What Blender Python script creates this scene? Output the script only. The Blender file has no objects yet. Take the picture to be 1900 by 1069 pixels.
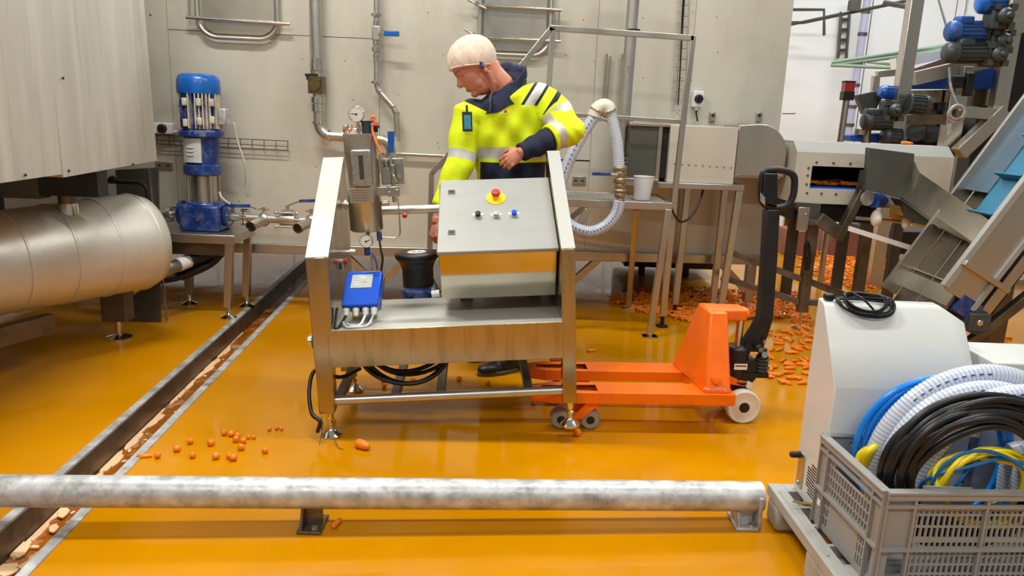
import bpy, bmesh, math, random
from mathutils import Vector, Matrix, Quaternion
random.seed(7)
V = Vector
PI = math.pi
SC = bpy.context.scene
COL = SC.collection

# ------------------------------------------------------------------ camera
FPX = 1400.0; PITCH = math.radians(12.95); ROLL = math.radians(2.2); CH = 1.45
cam_d = bpy.data.cameras.new('camera'); cam = bpy.data.objects.new('camera', cam_d); COL.objects.link(cam)
cam_d.sensor_fit = 'HORIZONTAL'; cam_d.sensor_width = 36.0; cam_d.lens = 36.0*FPX/1900.0
cam_d.clip_start = 0.05; cam_d.clip_end = 100
_R0 = V((1, 0, 0)); _F0 = V((0, math.cos(PITCH), -math.sin(PITCH))); _U0 = V((0, math.sin(PITCH), math.cos(PITCH)))
_cr, _sr = math.cos(ROLL), math.sin(ROLL)
_CX = _R0*_cr + _U0*_sr; _CY = _U0*_cr - _R0*_sr
_m = Matrix((_CX, _CY, -_F0)).transposed().to_4x4(); _m.translation = V((0, 0, CH))
cam.matrix_world = _m
SC.camera = cam

# ------------------------------------------------------------------ world, lamps, exposure
SC.view_settings.view_transform = 'Standard'
SC.view_settings.look = 'None'
SC.view_settings.exposure = 0.57
SC.view_settings.gamma = 1.0
wd = bpy.data.worlds.new('hall_light'); SC.world = wd; wd.use_nodes = True
_bg = wd.node_tree.nodes['Background']
_bg.inputs[0].default_value = (0.97, 1.0, 0.98, 1); _bg.inputs[1].default_value = 0.19
def strip(x, y, z, sx, sy, power, rz=0.0, col=(1.0, 0.985, 0.94)):
    l = bpy.data.lights.new('ceiling_strip', 'AREA'); l.shape = 'RECTANGLE'; l.size = sx; l.size_y = sy
    l.energy = power; l.color = col
    o = bpy.data.objects.new('ceiling_strip', l); COL.objects.link(o); o.location = (x, y, z); o.rotation_euler = (0, 0, rz)
    return o
for _y, _p in ((-0.9, 66), (3.2, 86)):
    strip(-1.45, _y, 4.6, 1.5, 0.12, _p*1.0); strip(1.9, _y, 4.6, 2.6, 0.12, _p*0.8)
strip(-1.2, 7.3, 4.6, 2.0, 0.12, 95); strip(2.2, 7.3, 4.6, 3.0, 0.12, 95)
strip(5.2, 8.4, 4.8, 3.0, 0.3, 88, 0.0, (0.92, 0.98, 1.0)); strip(-4.0, 9.6, 4.8, 3.0, 0.3, 60, 0.0, (0.92, 0.98, 1.0))

# ------------------------------------------------------------------ pixel -> world helpers (frame 1900 x 1069)
def ray(px, py):
    dx, dy = (px-950.0)/FPX, (py-534.5)/FPX
    u = dx*_cr + dy*_sr; w = -dx*_sr + dy*_cr
    return _F0 + _R0*u - _U0*w
CAM = V((0, 0, CH))
def at(px, py, Y): r = ray(px, py); return CAM + r*(Y/r.y)
def fl(px, py, z=0.0): r = ray(px, py); return CAM + r*((z-CH)/r.z)
def pl(px, py, p0, n): r = ray(px, py); return CAM + r*((p0-CAM).dot(n)/r.dot(n))
WY, WK = 5.65, 0.08
def wl(px, py, off=0.0): return pl(px, py, V((0, WY-off, 0)), V((-WK, 1, 0)))
def wallY(x): return WY + WK*x

# ------------------------------------------------------------------ materials
def lin(c):
    def f(v):
        v /= 255.0
        return v/12.92 if v <= 0.04045 else ((v+0.055)/1.055)**2.4
    return (f(c[0]), f(c[1]), f(c[2]), 1.0)
def mat(name, rgb, rough=0.5, metal=0.0, var=0.0, scale=6.0, stretch=(1, 1, 1), rvar=0.0, dirt=None, dirt_amt=0.0,
        dirt_scale=3.0, bump=0.0, bscale=40.0, trans=0.0, alpha=1.0, coat=0.0, emit=0.0, spec=0.5, ior=1.45, sss=0.0):
    m = bpy.data.materials.new(name); m.use_nodes = True
    nt = m.node_tree; b = nt.nodes['Principled BSDF']
    col = lin(rgb)
    b.inputs['Base Color'].default_value = col
    b.inputs['Roughness'].default_value = rough; b.inputs['Metallic'].default_value = metal
    b.inputs['IOR'].default_value = ior
    b.inputs['Specular IOR Level'].default_value = spec
    if trans: b.inputs['Transmission Weight'].default_value = trans
    if alpha < 1: b.inputs['Alpha'].default_value = alpha
    if coat: b.inputs['Coat Weight'].default_value = coat; b.inputs['Coat Roughness'].default_value = 0.08
    if sss: b.inputs['Subsurface Weight'].default_value = sss; b.inputs['Subsurface Radius'].default_value = (0.01, 0.004, 0.002)
    if emit: b.inputs['Emission Color'].default_value = col; b.inputs['Emission Strength'].default_value = emit
    if var or rvar or dirt or bump:
        tc = nt.nodes.new('ShaderNodeTexCoord'); mp = nt.nodes.new('ShaderNodeMapping')
        mp.inputs['Scale'].default_value = stretch
        nt.links.new(tc.outputs['Object'], mp.inputs['Vector'])
        nz = nt.nodes.new('ShaderNodeTexNoise'); nz.inputs['Scale'].default_value = scale; nz.inputs['Detail'].default_value = 6
        nt.links.new(mp.outputs[0], nz.inputs['Vector'])
        src = None
        if var:
            mx = nt.nodes.new('ShaderNodeMix'); mx.data_type = 'RGBA'
            mx.inputs['A'].default_value = tuple(max(0, c*(1-var)) for c in col[:3])+(1,)
            mx.inputs['B'].default_value = tuple(min(1, c*(1+var)) for c in col[:3])+(1,)
            mr = nt.nodes.new('ShaderNodeMapRange'); mr.inputs['From Min'].default_value = 0.3; mr.inputs['From Max'].default_value = 0.7
            nt.links.new(nz.outputs['Fac'], mr.inputs['Value']); nt.links.new(mr.outputs[0], mx.inputs['Factor'])
            src = mx.outputs['Result']; nt.links.new(src, b.inputs['Base Color'])
        if dirt:
            n2 = nt.nodes.new('ShaderNodeTexNoise'); n2.inputs['Scale'].default_value = dirt_scale; n2.inputs['Detail'].default_value = 8
            n2.inputs['Roughness'].default_value = 0.7
            nt.links.new(mp.outputs[0], n2.inputs['Vector'])
            m2 = nt.nodes.new('ShaderNodeMapRange'); m2.inputs['From Min'].default_value = 0.5; m2.inputs['From Max'].default_value = 0.72
            m2.inputs['To Max'].default_value = dirt_amt
            nt.links.new(n2.outputs['Fac'], m2.inputs['Value'])
            x2 = nt.nodes.new('ShaderNodeMix'); x2.data_type = 'RGBA'; x2.inputs['B'].default_value = lin(dirt)
            if src: nt.links.new(src, x2.inputs['A'])
            else: x2.inputs['A'].default_value = col
            nt.links.new(m2.outputs[0], x2.inputs['Factor']); nt.links.new(x2.outputs['Result'], b.inputs['Base Color'])
        if rvar:
            r2 = nt.nodes.new('ShaderNodeMapRange'); r2.inputs['From Min'].default_value = 0.3; r2.inputs['From Max'].default_value = 0.7
            r2.inputs['To Min'].default_value = max(0.02, rough-rvar); r2.inputs['To Max'].default_value = min(1, rough+rvar)
            nt.links.new(nz.outputs['Fac'], r2.inputs['Value']); nt.links.new(r2.outputs[0], b.inputs['Roughness'])
        if bump:
            n3 = nt.nodes.new('ShaderNodeTexNoise'); n3.inputs['Scale'].default_value = bscale; n3.inputs['Detail'].default_value = 4
            nt.links.new(mp.outputs[0], n3.inputs['Vector'])
            bp = nt.nodes.new('ShaderNodeBump'); bp.inputs['Strength'].default_value = bump; bp.inputs['Distance'].default_value = 0.01
            nt.links.new(n3.outputs['Fac'], bp.inputs['Height']); nt.links.new(bp.outputs[0], b.inputs['Normal'])
    return m
K = {}
K['wall'] = mat('matt_stainless_panel', (204, 199, 184), 0.5, 0.35, var=0.10, scale=1.3, stretch=(1, 1, 0.5), rvar=0.08, dirt=(140, 128, 108), dirt_amt=0.3, dirt_scale=1.6)
K['tank'] = mat('brushed_tank_steel', (196, 192, 184), 0.5, 0.5, var=0.06, scale=2.5, stretch=(1, 3, 0.25), rvar=0.10, dirt=(120, 116, 108), dirt_amt=0.35, dirt_scale=2.2)
K['steel'] = mat('brushed_stainless_steel', (190, 184, 172), 0.32, 0.95, var=0.08, scale=5, stretch=(1, 1, 0.3), rvar=0.08, dirt=(120, 108, 85), dirt_amt=0.25, dirt_scale=5)
K['cart'] = mat('cart_stainless_sheet', (174, 160, 128), 0.22, 0.97, var=0.07, scale=6, stretch=(1, 1, 0.3), rvar=0.07, dirt=(96, 78, 44), dirt_amt=0.5, dirt_scale=9)
K['panel'] = mat('fine_brushed_cover_sheet', (160, 160, 154), 0.55, 0.3, var=0.03, scale=20, stretch=(0.2, 1, 1))
K['vessel'] = mat('satin_vessel_steel', (214, 210, 200), 0.42, 0.45, var=0.06, scale=4, stretch=(1, 1, 1), rvar=0.06, dirt=(150, 140, 120), dirt_amt=0.3, dirt_scale=4)
K['cap'] = mat('bright_folded_edge', (184, 182, 174), 0.5, 0.3)
K['apron'] = mat('drip_streaked_sheet', (178, 164, 130), 0.22, 0.96, var=0.05, scale=34, stretch=(1, 1, 0.12), rvar=0.03, dirt=(84, 66, 34), dirt_amt=0.5, dirt_scale=16)
K['valve'] = mat('warm_grey_valve_steel', (172, 160, 134), 0.34, 0.9, var=0.1, scale=14)
K['peeled'] = mat('peeled_cream_paint', (206, 198, 176), 0.5, 0.0, var=0.1, scale=20, dirt=(40, 60, 110), dirt_amt=0.7, dirt_scale=14)
K['chrome'] = mat('polished_steel', (214, 210, 202), 0.14, 1.0)
K['pipe'] = mat('polished_pipe_steel', (196, 192, 184), 0.32, 0.9, var=0.08, scale=14)
K['dirty'] = mat('weathered_dark_steel', (118, 108, 94), 0.45, 0.85, var=0.2, scale=5, rvar=0.12, dirt=(52, 46, 40), dirt_amt=0.6, dirt_scale=6)
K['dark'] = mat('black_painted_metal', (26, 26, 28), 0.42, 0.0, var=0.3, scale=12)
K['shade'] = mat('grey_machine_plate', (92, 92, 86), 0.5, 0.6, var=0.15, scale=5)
K['galv'] = mat('galvanised_steel', (196, 198, 198), 0.45, 0.4, var=0.3, scale=16, stretch=(1, 1, 1), rvar=0.12, dirt=(108, 100, 88), dirt_amt=0.75, dirt_scale=11, bump=0.15, bscale=30)
K['white'] = mat('white_enamel', (208, 209, 204), 0.32, 0.0, var=0.02, scale=4, coat=0.2)
K['whitewall'] = mat('white_sandwich_panel', (232, 234, 234), 0.45)
K['blue'] = mat('blue_enamel', (14, 92, 178), 0.3, 0.0, var=0.2, scale=14, coat=0.3)
K['navyblue'] = mat('deep_blue_enamel', (16, 52, 118), 0.32, 0.0, var=0.25, scale=16, coat=0.3, dirt=(150, 145, 130), dirt_amt=0.35, dirt_scale=14)
K['fins'] = mat('chipped_blue_motor_paint', (30, 56, 128), 0.42, 0.1, var=0.3, scale=22, dirt=(205, 198, 176), dirt_amt=0.95, dirt_scale=9, stretch=(1, 1, 0.5))
K['brightblue'] = mat('bright_blue_plastic', (8, 84, 214), 0.28, coat=0.3)
K['beltblue'] = mat('blue_conveyor_belt', (20, 84, 190), 0.5)
K['teal'] = mat('turquoise_belt', (36, 114, 146), 0.4, var=0.08, scale=4)
K['slate'] = mat('slate_blue_slider_plate', (84, 106, 122), 0.35, 0.4, var=0.15, scale=3)
K['orange'] = mat('orange_truck_paint', (252, 114, 2), 0.35, 0.0, var=0.06, scale=8, coat=0.25, dirt=(190, 70, 20), dirt_amt=0.25, dirt_scale=9)
K['orangecable'] = mat('orange_plastic', (238, 120, 40), 0.4)
K['black'] = mat('black_rubber', (20, 20, 22), 0.36)
K['blackcord'] = mat('black_cable_sheath', (24, 24, 25), 0.33)
K['nylon'] = mat('cream_nylon_wheel', (222, 216, 200), 0.4, var=0.06, scale=12)
K['greywheel'] = mat('grey_polyurethane', (150, 146, 136), 0.45, var=0.1, scale=12)
K['yellow'] = mat('yellow_plastic', (250, 214, 20), 0.4)
K['red'] = mat('red_plastic', (214, 50, 54), 0.35)
K['skin'] = mat('skin', (200, 130, 104), 0.5, var=0.10, scale=22, sss=0.15, bump=0.05, bscale=120)
K['lip'] = mat('lip_skin', (158, 84, 74), 0.5)
K['brow'] = mat('sandy_hair', (132, 96, 70), 0.7)
K['hivis'] = mat('hi_vis_yellow_fabric', (222, 238, 4), 0.7, var=0.03, scale=7, bump=0.45, bscale=11)
K['navy'] = mat('navy_fabric', (22, 30, 54), 0.8, var=0.2, scale=9, bump=0.3, bscale=16)
K['reflex'] = mat('silver_reflective_tape', (198, 196, 188), 0.5, 0.15, bump=0.15, bscale=20)
K['net'] = mat('white_hairnet_fleece', (246, 226, 206), 0.85, alpha=0.72, var=0.05, scale=50, stretch=(1, 1, 0.25), bump=0.6, bscale=60)
K['hair'] = mat('thin_fair_hair', (196, 160, 128), 0.8, var=0.2, scale=60)
K['greyplastic'] = mat('grey_crate_plastic', (150, 148, 144), 0.5, var=0.05, scale=9)
K['pallet'] = mat('pale_grey_pallet_plastic', (170, 169, 164), 0.5, var=0.06, scale=9, dirt=(128, 118, 100), dirt_amt=0.4, dirt_scale=7)
K['hose'] = mat('clear_reinforced_hose', (196, 206, 224), 0.22, 0.0, trans=0.3, ior=1.25, coat=0.3)
K['hoserib'] = mat('hose_spiral_rib', (218, 224, 236), 0.3, trans=0.15)
K['hoseblue'] = mat('hose_marking_blue', (40, 52, 120), 0.4)
K['bluehose'] = mat('blue_pneumatic_hose', (0, 128, 230), 0.28, coat=0.3)
K['bluethin'] = mat('dull_blue_tube', (28, 104, 168), 0.35)
K['yellowhose'] = mat('yellow_air_hose', (232, 208, 16), 0.35, coat=0.2)
K['jug'] = mat('translucent_jug_plastic', (238, 242, 248), 0.3, trans=0.2, ior=1.2)
K['carrot'] = mat('wet_orange_carrot', (240, 132, 22), 0.35, var=0.15, scale=30, sss=0.05, coat=0.15)
K['carrotpulp'] = mat('carrot_mush', (196, 78, 14), 0.4, var=0.35, scale=40)
K['foam'] = mat('peach_foam', (240, 196, 150), 0.6, var=0.08, scale=20)
K['motorgrey'] = mat('dark_grey_motor_paint', (66, 72, 72), 0.42, 0.1, var=0.2, scale=9)
K['motorblue'] = mat('dusty_blue_motor_paint', (52, 92, 158), 0.42, 0.1, var=0.2, scale=9)
K['rust'] = mat('reddish_brown_panel', (142, 96, 84), 0.55, var=0.15, scale=5)
K['screen'] = mat('pale_display', (196, 200, 196), 0.25, var=0.06, scale=30)
K['teal_card'] = mat('teal_badge_card', (60, 130, 150), 0.3, var=0.25, scale=40)
K['whiteplastic'] = mat('white_plastic', (228, 228, 226), 0.4)
K['greypvc'] = mat('grey_pvc_pipe', (138, 138, 132), 0.4)
K['brass'] = mat('dull_brass', (170, 140, 70), 0.35, 0.8)
K['bronze'] = mat('tarnished_valve_body', (112, 96, 66), 0.4, 0.85, var=0.25, scale=18)
K['green'] = mat('green_conduit', (128, 150, 134), 0.45)
K['lilac'] = mat('pale_lilac_pipe', (176, 178, 204), 0.4)
K['ink'] = mat('black_marker_ink', (24, 22, 22), 0.6)
K['paleink'] = mat('worn_white_print', (255, 206, 176), 0.6)
K['redlamp'] = mat('red_beacon_lens', (170, 40, 46), 0.3)
K['glass'] = mat('gauge_glass_dark', (70, 74, 56), 0.1)
K['dial'] = mat('white_gauge_dial', (236, 236, 230), 0.4)

# floor: wet orange resin, patchy wear and standing water in the gloss
def floor_mat():
    m = bpy.data.materials.new('wet_orange_resin_floor'); m.use_nodes = True; nt = m.node_tree; b = nt.nodes['Principled BSDF']
    N = lambda t: nt.nodes.new(t)
    tc = N('ShaderNodeTexCoord')
    def noise(scale, detail=6, rough=0.6, stretch=(1, 1, 1)):
        mp = N('ShaderNodeMapping'); mp.inputs['Scale'].default_value = stretch; nt.links.new(tc.outputs['Object'], mp.inputs[0])
        n = N('ShaderNodeTexNoise'); n.inputs['Scale'].default_value = scale; n.inputs['Detail'].default_value = detail; n.inputs['Roughness'].default_value = rough
        nt.links.new(mp.outputs[0], n.inputs['Vector']); return n.outputs['Fac']
    def rng(v, a, c, lo=0.0, hi=1.0):
        r = N('ShaderNodeMapRange'); r.inputs[1].default_value = a; r.inputs[2].default_value = c; r.inputs[3].default_value = lo; r.inputs[4].default_value = hi
        nt.links.new(v, r.inputs[0]); return r.outputs[0]
    def mix(f, A, B):
        x = N('ShaderNodeMix'); x.data_type = 'RGBA'; nt.links.new(f, x.inputs['Factor'])
        for k, val in (('A', A), ('B', B)):
            if isinstance(val, tuple): x.inputs[k].default_value = val
            else: nt.links.new(val, x.inputs[k])
        return x.outputs['Result']
    base = mix(rng(noise(1.1, 5), 0.35, 0.65), lin((190, 124, 0)), lin((206, 138, 0)))
    base = mix(rng(noise(150, 3), 0.45, 0.75, 0, 0.35), base, lin((176, 112, 0)))
    base = mix(rng(noise(7, 8, 0.75), 0.6, 0.8, 0, 0.35), base, lin((170, 104, 6)))
    nt.links.new(base, b.inputs['Base Color'])
    nt.links.new(rng(noise(1.7, 6), 0.40, 0.62, 0.045, 0.24), b.inputs['Roughness'])
    b.inputs['IOR'].default_value = 1.33; b.inputs['Specular IOR Level'].default_value = 0.33
    bp = N('ShaderNodeBump'); bp.inputs['Strength'].default_value = 0.07; bp.inputs['Distance'].default_value = 0.01
    nt.links.new(noise(9, 5), bp.inputs['Height']); nt.links.new(bp.outputs[0], b.inputs['Normal'])
    return m
K['floor'] = floor_mat()
def water_mat():
    m = mat('murky_orange_water', (150, 82, 10), 0.08, 0, var=0.35, scale=5, dirt=(238, 190, 146), dirt_amt=0.9, dirt_scale=7)
    return m
K['water'] = water_mat()

# ------------------------------------------------------------------ mesh builder
_jr = random.Random(99)
class MB:
    def __init__(s): s.bm = bmesh.new(); s.mi = 0
    def _f(s, vs):
        try:
            f = s.bm.faces.new(vs); f.material_index = s.mi; f.smooth = False; return f
        except ValueError: return None
    def m(s, i): s.mi = i; return s
    def hexa(s, p):   # 8 points: bottom 4 (ccw), top 4
        v = [s.bm.verts.new(q) for q in p]
        for a in ((3, 2, 1, 0), (4, 5, 6, 7), (0, 1, 5, 4), (1, 2, 6, 5), (2, 3, 7, 6), (3, 0, 4, 7)): s._f([v[i] for i in a])
        return s
    def box(s, lo, hi, M=None):
        e = [_jr.uniform(0, 2.5e-4) for _ in range(6)]   # keeps overlapping boxes from sharing a plane
        x0, y0, z0 = lo[0]+e[0], lo[1]+e[1], lo[2]+e[2]; x1, y1, z1 = hi[0]-e[3], hi[1]-e[4], hi[2]-e[5]
        p = [V(q) for q in ((x0, y0, z0), (x1, y0, z0), (x1, y1, z0), (x0, y1, z0), (x0, y0, z1), (x1, y0, z1), (x1, y1, z1), (x0, y1, z1))]
        if M: p = [M @ q for q in p]
        return s.hexa(p)
    def cbox(s, c, d, M=None):
        c = V(c); d = V(d)*0.5
        return s.box(c-d, c+d, M)
    def bar(s, a, b, w, h=None, up=(0, 0, 1)):   # rectangular bar from a to b
        a = V(a); b = V(b); h = w if h is None else h
        d = (b-a).normalized(); u = V(up)
        if abs(d.dot(u)) > 0.97: u = V((0, 1, 0))
        r = d.cross(u).normalized(); u = r.cross(d)
        r = r*(w/2); u = u*(h/2)
        return s.hexa([a-r-u, a+r-u, b+r-u, b-r-u, a-r+u, a+r+u, b+r+u, b-r+u])
    def prism(s, poly, ex):   # closed 3-D polygon extruded by vector ex
        ex = V(ex); a = [s.bm.verts.new(V(p)) for p in poly]; b = [s.bm.verts.new(V(p)+ex) for p in poly]
        n = len(a); s._f(a[::-1]); s._f(b)
        for i in range(n): s._f([a[i], a[(i+1) % n], b[(i+1) % n], b[i]])
        return s
    def face(s, poly): s._f([s.bm.verts.new(V(p)) for p in poly]); return s
    def rings(s, rs, cap=True, smooth=True, closed=False):
        L = [[s.bm.verts.new(p) for p in r] for r in rs]; n = len(L[0])
        rng = range(len(L)) if closed else range(len(L)-1)
        for i in rng:
            A, B = L[i], L[(i+1) % len(L)]
            for j in range(n):
                f = s._f([A[j], A[(j+1) % n], B[(j+1) % n], B[j]])
                if f: f.smooth = smooth
        if cap and not closed: s._f(L[0][::-1]); s._f(L[-1])
        return s
    def tube(s, pts, r, seg=10, closed=False, cap=True):
        P = [V(p) for p in pts]; n = len(P)
        R = r if isinstance(r, (list, tuple)) else [r]*n
        T = []
        for i in range(n):
            if closed: d = P[(i+1) % n]-P[i-1]
            else: d = P[min(i+1, n-1)]-P[max(i-1, 0)]
            T.append(d.normalized() if d.length > 1e-9 else V((0, 0, 1)))
        u = T[0].orthogonal().normalized(); rs = []
        for i in range(n):
            if i: u = (T[i-1].rotation_difference(T[i]) @ u)
            u = (u-T[i]*u.dot(T[i])).normalized(); w = T[i].cross(u)
            rs.append([P[i]+(u*math.cos(2*PI*k/seg)+w*math.sin(2*PI*k/seg))*R[i] for k in range(seg)])
        return s.rings(rs, cap, True, closed)
    def cyl(s, a, b, r, seg=16, r2=None): return s.tube([a, b], [r, r if r2 is None else r2], seg)
    def lathe(s, prof, o, ax=(0, 0, 1), seg=24, cap=True):  # prof: list of (r, h) along ax from o
        o = V(o); ax = V(ax).normalized(); u = ax.orthogonal().normalized(); w = ax.cross(u)
        rs = [[o+ax*h+(u*math.cos(2*PI*k/seg)+w*math.sin(2*PI*k/seg))*max(r, 1e-4) for k in range(seg)] for r, h in prof]
        return s.rings(rs, cap)
    def ell(s, c, r, M=None, seg=16, rg=10):
        c = V(c); rs = []
        for i in range(rg+1):
            t = PI*i/rg; z = -math.cos(t); q = max(math.sin(t), 1e-3)
            ring = []
            for k in range(seg):
                p = V((r[0]*q*math.cos(2*PI*k/seg), r[1]*q*math.sin(2*PI*k/seg), r[2]*z))
                ring.append(c+(M @ p if M else p))
            rs.append(ring)
        return s.rings(rs)
    def torus(s, c, ax, R, r, seg=32, s2=8):
        c = V(c); ax = V(ax).normalized(); u = ax.orthogonal().normalized(); w = ax.cross(u)
        return s.tube([c+(u*math.cos(2*PI*i/seg)+w*math.sin(2*PI*i/seg))*R for i in range(seg)], r, s2, closed=True)

W = {}   # world matrix of every object made here
def _link(o, parent, Mw):
    COL.objects.link(o); W[o.name] = Mw
    if parent is not None:
        o.parent = parent; o.matrix_local = W[parent.name].inverted() @ Mw
    else: o.matrix_world = Mw
def _props(o, label=None, cat=None, group=None, kind=None):
    for k, v in (('label', label), ('category', cat), ('group', group), ('kind', kind)):
        if v: o[k] = v
    return o
def thing(name, label, cat, loc=(0, 0, 0), rotz=0.0, group=None, M=None):
    o = bpy.data.objects.new(name, None); o.empty_display_size = 0.1
    Mw = M if M is not None else Matrix.Translation(V(loc)) @ Matrix.Rotation(rotz, 4, 'Z')
    _link(o, None, Mw); return _props(o, label, cat, group)
def _mesh(name, mb, mats):
    me = bpy.data.meshes.new(name)
    bmesh.ops.recalc_face_normals(mb.bm, faces=mb.bm.faces)
    mb.bm.to_mesh(me); mb.bm.free()
    me.set_sharp_from_angle(angle=math.radians(50))
    for m in (mats if isinstance(mats, (list, tuple)) else [mats]): me.materials.append(m)
    return me
def part(name, mb, mats, parent, world=False, bevel=0.0, label=None, kind=None):
    """mesh under a parent; geometry in the parent's own frame, or in world coordinates when world=True"""
    me = _mesh(name, mb, mats)
    if world: me.transform(W[parent.name].inverted())
    o = bpy.data.objects.new(name, me); _link(o, parent, W[parent.name].copy())
    if bevel: _bev(o, bevel)
    return _props(o, label=label, kind=kind)
def parts(name, mb, mats, parent, world=False, bevel=0.0, label=None):
    """like part(), one object for every loose piece"""
    bm = mb.bm; bm.verts.index_update(); bm.verts.ensure_lookup_table(); seen = set(); out = []
    for v0 in bm.verts:
        if v0.index in seen: continue
        st = [v0]; isl = []
        seen.add(v0.index)
        while st:
            v = st.pop(); isl.append(v)
            for e in v.link_edges:
                w = e.other_vert(v)
                if w.index not in seen: seen.add(w.index); st.append(w)
        q = MB(); mp = {v: q.bm.verts.new(v.co) for v in isl}
        for f in {f for v in isl for f in v.link_faces}:
            g = q.bm.faces.new([mp[v] for v in f.verts]); g.material_index = f.material_index; g.smooth = f.smooth
        out.append(part(name, q, mats, parent, world, bevel, label))
    return out
def _bev(o, b):
    md = o.modifiers.new('bevel', 'BEVEL'); md.width = b; md.segments = 2; md.limit_method = 'ANGLE'; md.angle_limit = math.radians(40)
def single(name, mb, mats, label, cat, group=None, kind=None, bevel=0.0):
    """a thing that is one mesh; origin moved to the middle of its base"""
    me = _mesh(name, mb, mats)
    xs = [v.co for v in me.vertices]
    lo = V([min(p[i] for p in xs) for i in range(3)]); hi = V([max(p[i] for p in xs) for i in range(3)])
    c = V(((lo.x+hi.x)/2, (lo.y+hi.y)/2, lo.z)); me.transform(Matrix.Translation(-c))
    o = bpy.data.objects.new(name, me); _link(o, None, Matrix.Translation(c))
    if bevel: _bev(o, bevel)
    return _props(o, label, cat, group, kind)
def struct(name, mb, mats, bevel=0.0):
    me = _mesh(name, mb, mats); o = bpy.data.objects.new(name, me); _link(o, None, Matrix.Identity(4)); o['kind'] = 'structure'
    if bevel: _bev(o, bevel)
    return o
def text_part(name, s, size, M, mats, parent, world=True, depth=0.0006):
    cu = bpy.data.curves.new(name, 'FONT'); cu.body = s; cu.size = size; cu.extrude = depth; cu.align_x = 'CENTER'; cu.align_y = 'CENTER'
    tmp = bpy.data.objects.new(name+'_tmp', cu); COL.objects.link(tmp)
    dg = bpy.context.evaluated_depsgraph_get(); me = bpy.data.meshes.new_from_object(tmp.evaluated_get(dg))
    bpy.data.objects.remove(tmp); bpy.data.curves.remove(cu)
    me.materials.clear(); me.materials.append(mats); me.name = name
    me.transform(M)
    if world: me.transform(W[parent.name].inverted())
    o = bpy.data.objects.new(name, me); _link(o, parent, W[parent.name].copy()); return o
def frame_m(o, x, y):   # matrix with origin o, x axis, y axis hint
    x = V(x).normalized(); y = V(y); y = (y-x*x.dot(y)).normalized(); z = x.cross(y)
    M = Matrix((x, y, z)).transposed().to_4x4(); M.translation = V(o); return M
def smooth_path(pts, n=8, closed=False):   # Catmull-Rom
    P = [V(p) for p in pts]; m = len(P); out = []
    rng = range(m) if closed else range(m-1)
    for i in rng:
        p0 = P[(i-1) % m] if closed or i > 0 else P[0]*2-P[1]
        p1 = P[i]; p2 = P[(i+1) % m]
        p3 = P[(i+2) % m] if closed or i+2 < m else P[-1]*2-P[-2]
        for k in range(n):
            t = k/n
            out.append(0.5*((2*p1)+(p2-p0)*t+(2*p0-5*p1+4*p2-p3)*t*t+(3*p1-p0-3*p2+p3)*t*t*t))
    if not closed: out.append(P[-1])
    return out
def blob(mb, voxel, smooth=6, fac=0.5):
    """union of overlapping closed shapes as one continuous smooth bmesh"""
    me = bpy.data.meshes.new('tmp'); bmesh.ops.recalc_face_normals(mb.bm, faces=mb.bm.faces); mb.bm.to_mesh(me); mb.bm.free()
    o = bpy.data.objects.new('tmp', me); COL.objects.link(o)
    r = o.modifiers.new('r', 'REMESH'); r.mode = 'VOXEL'; r.voxel_size = voxel; r.use_smooth_shade = True
    s = o.modifiers.new('s', 'SMOOTH'); s.factor = fac; s.iterations = smooth
    dg = bpy.context.evaluated_depsgraph_get(); m2 = bpy.data.meshes.new_from_object(o.evaluated_get(dg))
    bpy.data.objects.remove(o); bpy.data.meshes.remove(me)
    out = MB(); out.bm.from_mesh(m2); bpy.data.meshes.remove(m2)
    for f in out.bm.faces: f.smooth = True; f.material_index = 0
    return out
# ================================================================== SETTING
def gl(y): return -1.60-0.0625*y      # left and right rims of the floor channel
def gr(y): return -1.335-0.0635*y
Y0f, Y1f = -1.5, 12.0
mb = MB()
mb.hexa([V((-9, Y0f, -.3)), V((gl(Y0f), Y0f, -.3)), V((gl(Y1f), Y1f, -.3)), V((-9, Y1f, -.3)), V((-9, Y0f, 0)), V((gl(Y0f), Y0f, 0)), V((gl(Y1f), Y1f, 0)), V((-9, Y1f, 0))])
mb.hexa([V((gr(Y0f), Y0f, -.3)), V((12, Y0f, -.3)), V((12, Y1f, -.3)), V((gr(Y1f), Y1f, -.3)), V((gr(Y0f), Y0f, 0)), V((12, Y0f, 0)), V((12, Y1f, 0)), V((gr(Y1f), Y1f, 0))])
struct('floor', mb, K['floor'])

t = thing('drainage_channel', 'long open steel drainage channel sunk across the orange floor on the left', 'drain', (gl(3), 3, -.15))
mb = MB()
for f, s in ((gl, 1), (gr, -1)):   # rims
    mb.hexa([V((f(Y0f)+a*s, Y0f, -.004)) if i in (0, 1) else V((f(Y1f)+a*s, Y1f, -.004)) for i, a in enumerate((-.004, .034, .034, -.004))] +
            [V((f(Y0f)+a*s, Y0f, .006)) if i in (0, 1) else V((f(Y1f)+a*s, Y1f, .006)) for i, a in enumerate((-.004, .034, .034, -.004))])
part('rim', mb, K['galv'], t, True)
mb = MB()
for f, s in ((gl, 1), (gr, -1)):
    mb.hexa([V((f(y)+a*s, y, z)) for z in (-.16, -.003) for y, a in ((Y0f, .03), (Y0f, .036), (Y1f, .036), (Y1f, .03))])
mb.hexa([V((x, y, z)) for z in (-.17, -.155) for x, y in ((gl(Y0f), Y0f), (gr(Y0f), Y0f), (gr(Y1f), Y1f), (gl(Y1f), Y1f))])
part('trough', mb, K['dirty'], t, True)
mb = MB()
mb.hexa([V((x, y, z)) for z in (-.15, -.115) for x, y in ((gl(Y0f)+.037, Y0f), (gr(Y0f)-.037, Y0f), (gr(Y1f)-.037, Y1f), (gl(Y1f)+.037, Y1f))])
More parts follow.
